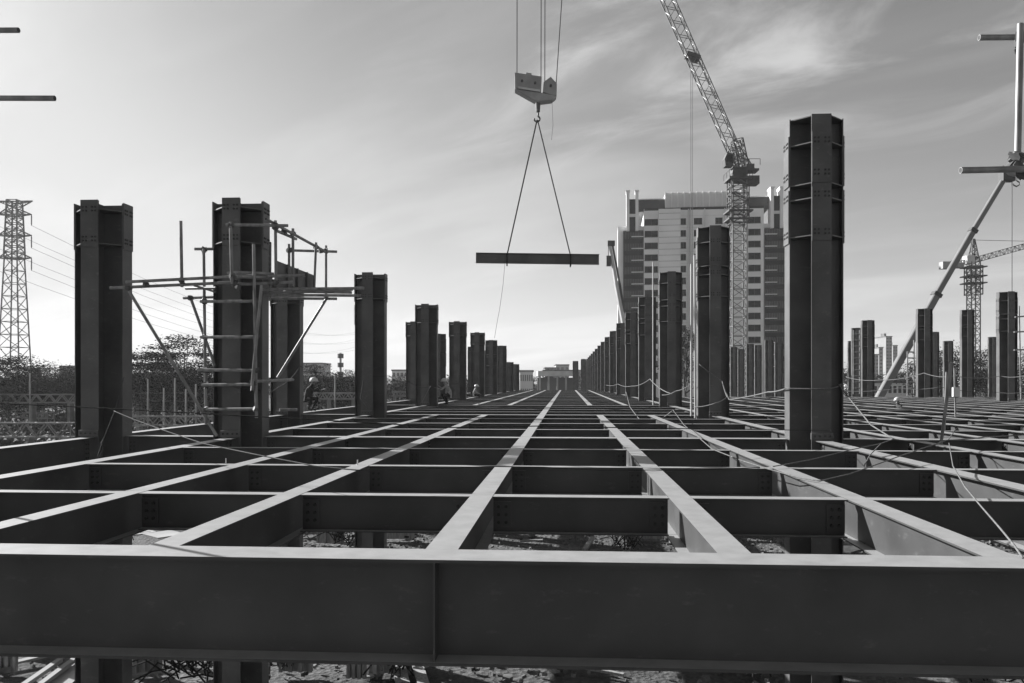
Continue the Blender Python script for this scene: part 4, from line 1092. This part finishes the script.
board(103, 537, 146, 530.5, 1.6, .5, 'pale plywood sheet below the gap at left', 'concrete')
board(150, 537, 178, 533, 1.3, .5, 'smaller plywood sheet below the gap at left, right of the pale one', 'concrete')
board(404, 690, 396, 655, .3, .1, 'pale plank lying on the ground below the middle of the front girder', 'timber')
board(425, 690, 414, 655, .25, .1, 'second plank lying beside the pale plank', 'timber')
board(20, 690, 60, 662, .12, .6, 'long pale bar under the deck at the bottom left', 'concrete', .08, 'steel_bar', 'bar')
board(34, 692, 76, 660, .12, .55, 'second long bar under the deck at the bottom left', 'concrete', .08, 'steel_bar', 'bar')
board(52, 700, 86, 668, .5, .3, 'stacked dark beam under the deck at the bottom left', 'steel_column', .2, 'steel_bar', 'bar')
board(860, 546, 872, 541, 1.2, .3, 'pale sheet on the ground right of the tallest column', 'concrete')
board(840, 552, 858, 547, .8, .25, 'dark sheet on the ground right of the tallest column', 'debris_bore_shade')
def bundle(x, y, n, L, label, seed, mat='rope_dark'):
    rnd = random.Random(seed); mb = MB()
    for i in range(n):
        a = Vector((rnd.uniform(-L, L) * .5, rnd.uniform(-.4, .4), rnd.uniform(.02, .3))); b = a + Vector((rnd.uniform(-L, L), rnd.uniform(-.8, .8), rnd.uniform(-.1, 1.1)))
        m_ = (a + b) / 2 + Vector((0, 0, rnd.uniform(0, .4))); mb.tube([a, m_, b], .02, 5)
    p = gpt(x, y); tag(obj('rebar_heap', mb.mesh('heap', M[mat]), None, (p.x, p.y, GZ)), label, 'rebar heap')
bundle(350, 545, 36, 1.2, 'tangled heap of bars seen through the gap left of centre', 1)
bundle(290, 544, 22, 1.0, 'small heap of bars beside the scaffold column foot', 2, 'rope_mid')
bundle(625, 550, 26, .9, 'heap of bars left of the right lengthwise beam', 3)
bundle(200, 680, 50, 1.6, 'dark heap of bars and mesh under the deck at bottom left', 4)
bundle(278, 672, 20, .7, 'standing tangle of bars right of the scaffold column foot', 5, 'rope_mid')
bundle(395, 676, 22, .6, 'dark tangle of bars between the boards under the deck', 6)
bundle(122, 548, 16, .9, 'bars sticking up beside the plywood sheets', 7, 'rope_mid')
bundle(990, 680, 30, 1.2, 'tangle of bars under the deck at bottom right', 8)
bundle(760, 676, 20, .8, 'tangle of bars under the deck left of the tallest column foot', 9)

rnd = random.Random(21)
for i in range(64):
    near_ = i % 2; D = rnd.uniform(18.3, 23.5) if near_ else rnd.uniform(31, 42)
    x = rnd.uniform(20, 1010); p = at(x, 600, D); L_ = rnd.uniform(.5, 2.0); w_ = rnd.choice((.05, .1, .2)); mb = MB(); mb.box(-L_ / 2, L_ / 2, -w_ / 2, w_ / 2, 0, rnd.uniform(.03, .09))
    tag(obj('timber_offcut', mb.mesh('offcut', M[rnd.choice(('timber', 'plank', 'debris_bore_shade', 'timber'))]), None, (p.x, p.y, GZ + rnd.uniform(-.02, .06)), (0, rnd.uniform(-.12, .12), rnd.uniform(0, 3.1))),
        'loose timber offcut lying among the rubble on the ground under the deck', 'offcut', 'timber offcuts on the ground under the deck')
# ------------------------------------------------------------------ workers
def person(label, loc, rz, J, shirt, trousers, skin_hat=True, arms_to=None):
    """J: joint dict in local metres, facing +x"""
    V = []; E = []; RAD = []
    def add(p, r): V.append(p); RAD.append(r); return len(V) - 1
    def mid(a, b, t=.5): return tuple(a[i] + (b[i] - a[i]) * t for i in range(3))
    hip = J['hip']; ch = J['chest']; nk = J['neck']; hd = J['head']
    i0 = add(hip, .135); i1 = add(mid(hip, ch), .13); i2 = add(ch, .15); i3 = add(nk, .06); i4 = add(mid(nk, hd, .55), .072); i5 = add(hd, .095)
    E += [(i0, i1), (i1, i2), (i2, i3), (i3, i4), (i4, i5)]
    for s_ in ('l', 'r'):
        sh = add(J['sh' + s_], .062); el = add(J['el' + s_], .042); wr = add(J['wr' + s_], .03); pm = add(mid(J['el' + s_], J['wr' + s_], 1.28), .036)
        E += [(i2, sh), (sh, el), (el, wr), (wr, pm)]
        hp = add(tuple(hip[i] + (J['kn' + s_][i] - hip[i]) * .12 + (0, (.09 if s_ == 'l' else -.09), 0)[i] for i in range(3)), .1)
        kn = add(J['kn' + s_], .066); an = add(J['an' + s_], .045)
        ft = add(tuple(J['an' + s_][i] + (.17, 0, -.05)[i] for i in range(3)), .04)
        E += [(i0, hp), (hp, kn), (kn, an), (an, ft)]
    me = bpy.data.meshes.new('p'); me.from_pydata(V, E, []); o = bpy.data.objects.new('tmp', me); col.objects.link(o)
    sk = o.modifiers.new('s', 'SKIN'); ss = o.modifiers.new('u', 'SUBSURF'); ss.levels = 2
    for i, r in enumerate(RAD): me.skin_vertices[0].data[i].radius = (r, r)
    me.skin_vertices[0].data[0].use_root = True
    dg = bpy.context.evaluated_depsgraph_get(); ev = bpy.data.meshes.new_from_object(o.evaluated_get(dg))
    bpy.data.objects.remove(o)
    mb = MB(); mb.v = [v.co.copy() for v in ev.vertices]; mb.f = [list(p_.vertices) for p_ in ev.polygons]; mb.m = []
    def dseg(p, a, b):
        a = Vector(a); b = Vector(b); t = max(0, min(1, (p - a).dot(b - a) / (b - a).length_squared)); return (p - a.lerp(b, t)).length
    for p_ in ev.polygons:
        c = p_.center; best = []
        best.append((dseg(c, hip, ch) - .1, 1)); best.append((dseg(c, mid(nk, hd, .2), hd) - .03, 0)); best.append((dseg(c, ch, nk) - .06, 1))
        for s_ in ('l', 'r'):
            best.append((dseg(c, J['sh' + s_], J['el' + s_]) - .04, 1)); best.append((dseg(c, J['el' + s_], J['wr' + s_]) - .03, 1)); best.append((dseg(c, mid(J['el' + s_], J['wr' + s_], 1.05), mid(J['el' + s_], J['wr' + s_], 1.4)) - .02, 0))
            best.append((dseg(c, hip, J['kn' + s_]) - .07, 2)); best.append((dseg(c, J['kn' + s_], mid(J['kn' + s_], J['an' + s_], .85)) - .05, 2))
            best.append((dseg(c, J['an' + s_], tuple(J['an' + s_][i] + (.17, 0, -.05)[i] for i in range(3))) - .04, 3))
        mb.m.append(min(best)[1])
    # fingers, nose, ears
    for s_ in ('l', 'r'):
        w = Vector(J['wr' + s_]); d = (w - Vector(J['el' + s_])).normalized(); side = d.cross(Vector((0, 0, 1))); side = side.normalized() if side.length > .1 else Vector((0, 1, 0)); dn = side.cross(d)
        mb.mi = 0
        for q, ln in ((-1.5, .065), (-.5, .078), (.5, .074), (1.5, .058)):
            a = w + d * .075 + side * q * .02; mb.tube([a, a + d * ln * .55 - dn * .008, a + d * ln * .9 - dn * .035], .0095, 6, .007)
        a = w + d * .04 + side * .035; mb.tube([a, a + d * .03 + side * .025, a + d * .06 + side * .028 - dn * .02], .011, 6, .008)
    H = Vector(hd); mb.mi = 0
    mb.tube([H + Vector((.09, 0, .02)), H + Vector((.125, 0, -.02)), H + Vector((.1, 0, -.03))], .012, 6)
    for y in (-.095, .095): mb.ball(H + Vector((0, y, -.005)), .02, .012, .032, 8, 5)
    mb.mi = 4
    for y in (-.035, .035): mb.ball(H + Vector((.09, y, .02)), .012, .013, .009, 8, 5)
    mb.ball(H + Vector((.09, 0, -.055)), .008, .025, .007, 8, 5)
    root = obj('person', mb.mesh('person', [M['skin'], M[shirt], M[trousers], M['boots'], M['debris_bore_shade']], True), None, loc, (0, 0, rz))
    tag(root, label, 'person', None)
    hm = MB(); hm.ball((0, 0, 0), .16, .14, .15, 16, 6, 0); hm.prism([(math.cos(t) * .17 + (.03 if math.cos(t) > 0 else 0), math.sin(t) * .14) for t in [i * math.pi / 10 for i in range(20)]], -.012, .006)
    obj('hard_hat', hm.mesh('hat', M['hat'], False), root, H + Vector((0, 0, .035)))
    return root
squat = dict(hip=(-.22, 0, .42), chest=(0, 0, .82), neck=(.06, 0, .96), head=(.13, 0, 1.08), shl=(.04, .19, .88), shr=(.04, -.19, .88), ell=(.24, .2, .72), elr=(.26, -.2, .78), wrl=(.46, .14, .8), wrr=(.48, -.1, .92),
             knl=(.2, .17, .5), knr=(.16, -.18, .46), anl=(.0, .1, .09), anr=(-.04, -.1, .09))
p = at(446, 405, 38.7)
person('crouching worker in pale shirt, dark trousers and white hat beside third left column', (p.x, YL(3), -.001), math.pi, squat, 'shirt_pale', 'trousers')
sit = dict(hip=(0, 0, .13), chest=(.1, 0, .5), neck=(.15, 0, .62), head=(.22, 0, .73), shl=(.12, .19, .54), shr=(.12, -.19, .54), ell=(.25, .22, .32), elr=(.25, -.22, .32), wrl=(.42, .12, .25), wrr=(.42, -.12, .25),
           knl=(.42, .1, .16), knr=(.42, -.1, .16), anl=(.44, .1, -.26), anr=(.44, -.1, -.26))
p = at(473, 397, 58.5)
person('small far worker in white shirt sitting beside the fifth left column', (-6.55, 58.3, 0), 0, sit, 'shirt_pale', 'trousers')
bend = dict(hip=(-.12, 0, .66), chest=(.08, 0, 1.06), neck=(.14, 0, 1.2), head=(.2, 0, 1.33), shl=(.12, .19, 1.12), shr=(.12, -.19, 1.12), ell=(.3, .2, .9), elr=(.3, -.2, .9), wrl=(.46, .12, .75), wrr=(.46, -.12, .75),
            knl=(.18, .12, .44), knr=(.14, -.12, .42), anl=(.0, .08, .09), anr=(-.02, -.08, .09))
person('worker in dark clothes and white hard hat stooping right of the scaffold column', (-9.42, 30.2, -.001), R(-15), squat, 'shirt_dark', 'trousers')
stand = dict(hip=(0, 0, .88), chest=(.02, 0, 1.28), neck=(.02, 0, 1.45), head=(.05, 0, 1.6), shl=(.02, .2, 1.36), shr=(.02, -.2, 1.36), ell=(.08, .24, 1.1), elr=(.08, -.24, 1.1), wrl=(.3, .2, 1.05), wrr=(.3, -.2, 1.05),
             knl=(.03, .1, .48), knr=(.03, -.1, .48), anl=(0, .1, .09), anr=(0, -.1, .09))
p = at(898.5, 401, 37.5); pz = p.z - 1.6
person('worker standing below deck with only a white hard hat showing at right', (p.x, p.y, pz), R(200), stand, 'shirt_dark', 'trousers')
wp = thing('work_platform', 'hanging plank platform below deck under the hidden worker at right', 'platform', (p.x, p.y, pz))
for i in range(3):
    mb = MB(); mb.box(-1.2, 1.2, -.3 + .2 * i, -.12 + .2 * i, -.045, 0); obj('plank', mb.mesh('plank', M['plank']), wp)
for x in (-1.1, 1.1):
    mb = MB(); mb.box(x - .04, x + .04, -.4, .4, -.13, -.047); obj('bearer', mb.mesh('bearer', M['tube']), wp)
    for y in (-.38, .38): mb = MB(); mb.bar((x, y, -.13), (x, y, -pz - .4), .02, n=6); obj('hanger', mb.mesh('hanger', M['tube']), wp)

# ------------------------------------------------------------------ haze
hz = MB(); hz.box(-1560, 1560, -1560, 1560, GZ - 1.5, 78); hm = bpy.data.materials.new('haze'); hm.use_nodes = True; t = hm.node_tree
t.nodes.remove(t.nodes['Principled BSDF']); pv = t.nodes.new('ShaderNodeVolumePrincipled'); pv.inputs['Color'].default_value = (.92, .92, .92, 1); pv.inputs['Density'].default_value = .00016; pv.inputs['Anisotropy'].default_value = .2
t.links.new(pv.outputs[0], t.nodes['Material Output'].inputs['Volume'])
tag(obj('haze', hz.mesh('haze', hm)), kind='stuff')

# ------------------------------------------------------------------ world and sun
w = bpy.data.worlds.new('World'); scene.world = w; w.use_nodes = True; N = w.node_tree.nodes; L = w.node_tree.links
bg = N['Background']; sky = N.new('ShaderNodeTexSky'); sky.sky_type = 'NISHITA'; sky.sun_disc = False
az = R(90 - SUN_AHEAD)      # angle left of straight ahead
sd = Vector((-math.sin(az) * math.cos(R(SUN_EL)), math.cos(az) * math.cos(R(SUN_EL)), math.sin(R(SUN_EL))))
sky.sun_elevation = R(SUN_EL); sky.sun_rotation = -az
sky.air_density = 1.0; sky.dust_density = 1.3; sky.ozone_density = 1.0
sep = N.new('ShaderNodeSeparateColor'); L.new(sky.outputs[0], sep.inputs[0])
tcw = N.new('ShaderNodeTexCoord'); sx = N.new('ShaderNodeSeparateXYZ'); L.new(tcw.outputs['Generated'], sx.inputs[0])
def math_(op, a, b=None, c=None):
    n = N.new('ShaderNodeMath'); n.operation = op
    for i, v in enumerate((a, b, c)):
        if v is None: continue
        if isinstance(v, (int, float)): n.inputs[i].default_value = v
        else: L.new(v, n.inputs[i])
    return n.outputs[0]
den = math_('ADD', math_('MAXIMUM', sx.outputs['Z'], 0.0), .12)
cmb = N.new('ShaderNodeCombineXYZ'); L.new(math_('DIVIDE', sx.outputs['X'], den), cmb.inputs[0]); L.new(math_('DIVIDE', sx.outputs['Y'], den), cmb.inputs[1])
mpw = N.new('ShaderNodeMapping'); mpw.inputs['Rotation'].default_value = (0, 0, R(-36)); mpw.vector_type = 'TEXTURE'; mpw.inputs['Scale'].default_value = (2.2, .8, 1); mpw.inputs['Location'].default_value = (2.7, 3.1, 0)
L.new(cmb.outputs[0], mpw.inputs[0])
nz = N.new('ShaderNodeTexNoise'); nz.inputs['Scale'].default_value = 1.15; nz.inputs['Detail'].default_value = 7; nz.inputs['Roughness'].default_value = .52; nz.inputs['Distortion'].default_value = .5
L.new(mpw.outputs[0], nz.inputs['Vector'])
cl_ = N.new('ShaderNodeMapRange'); cl_.inputs['From Min'].default_value = .42; cl_.inputs['From Max'].default_value = .72; cl_.interpolation_type = 'SMOOTHSTEP'
L.new(nz.outputs['Fac'], cl_.inputs['Value'])
red = sep.outputs[0]
soft = math_('DIVIDE', red, math_('ADD', math_('MULTIPLY', red, 1 / 11.0), 1.0))
base = math_('MULTIPLY', soft, math_('SUBTRACT', 1.5, math_('MULTIPLY', math_('MAXIMUM', sx.outputs['Z'], 0.0), .95)))
base = math_('SMOOTH_MIN', base, 5.5, 2.0)         # the red channel: a red filtered black and white sky
cloud = math_('MULTIPLY', cl_.outputs[0], .8)
mp2 = N.new('ShaderNodeMapping'); mp2.vector_type = 'TEXTURE'; mp2.inputs['Rotation'].default_value = (0, 0, R(-39)); mp2.inputs['Scale'].default_value = (1.25, .6, 1); mp2.inputs['Location'].default_value = (.1, .35, 0)
L.new(cmb.outputs[0], mp2.inputs[0])
nw = N.new('ShaderNodeTexNoise'); nw.inputs['Scale'].default_value = 1.25; nw.inputs['Detail'].default_value = 10; nw.inputs['Roughness'].default_value = .6; nw.inputs['Distortion'].default_value = 1.1
L.new(mp2.outputs[0], nw.inputs['Vector'])
def ramp_(v, a, b):
    n = N.new('ShaderNodeMapRange'); n.interpolation_type = 'SMOOTHSTEP'; n.inputs['From Min'].default_value = a; n.inputs['From Max'].default_value = b; L.new(v, n.inputs['Value']); return n.outputs[0]
wisp = math_('MULTIPLY', ramp_(nw.outputs['Fac'], .44, .78), math_('MULTIPLY', ramp_(sx.outputs['Z'], .2, .33), ramp_(sx.outputs['X'], -.35, .1)))
tot = math_('ADD', math_('ADD', base, cloud), math_('MULTIPLY', wisp, 2.3))
cc = N.new('ShaderNodeCombineXYZ')
for i in range(3): L.new(tot, cc.inputs[i])
L.new(cc.outputs[0], bg.inputs['Color']); bg.inputs['Strength'].default_value = .068
sun = bpy.data.objects.new('sun', bpy.data.lights.new('sun', 'SUN')); col.objects.link(sun)
sun.data.energy = 5.0; sun.data.angle = R(.5); sun.data.color = (1, 1, 1)
sun.rotation_euler = sd.to_track_quat('Z', 'Y').to_euler()

scene.render.engine = 'CYCLES'
scene.cycles.volume_step_rate = 5
scene.cycles.max_bounces = 6; scene.cycles.diffuse_bounces = 3; scene.cycles.volume_bounces = 1
scene.view_settings.view_transform = 'Standard'; scene.view_settings.look = 'None'
scene.view_settings.exposure = 1.1; scene.view_settings.gamma = 1
scene.render.resolution_x = 1024; scene.render.resolution_y = 683
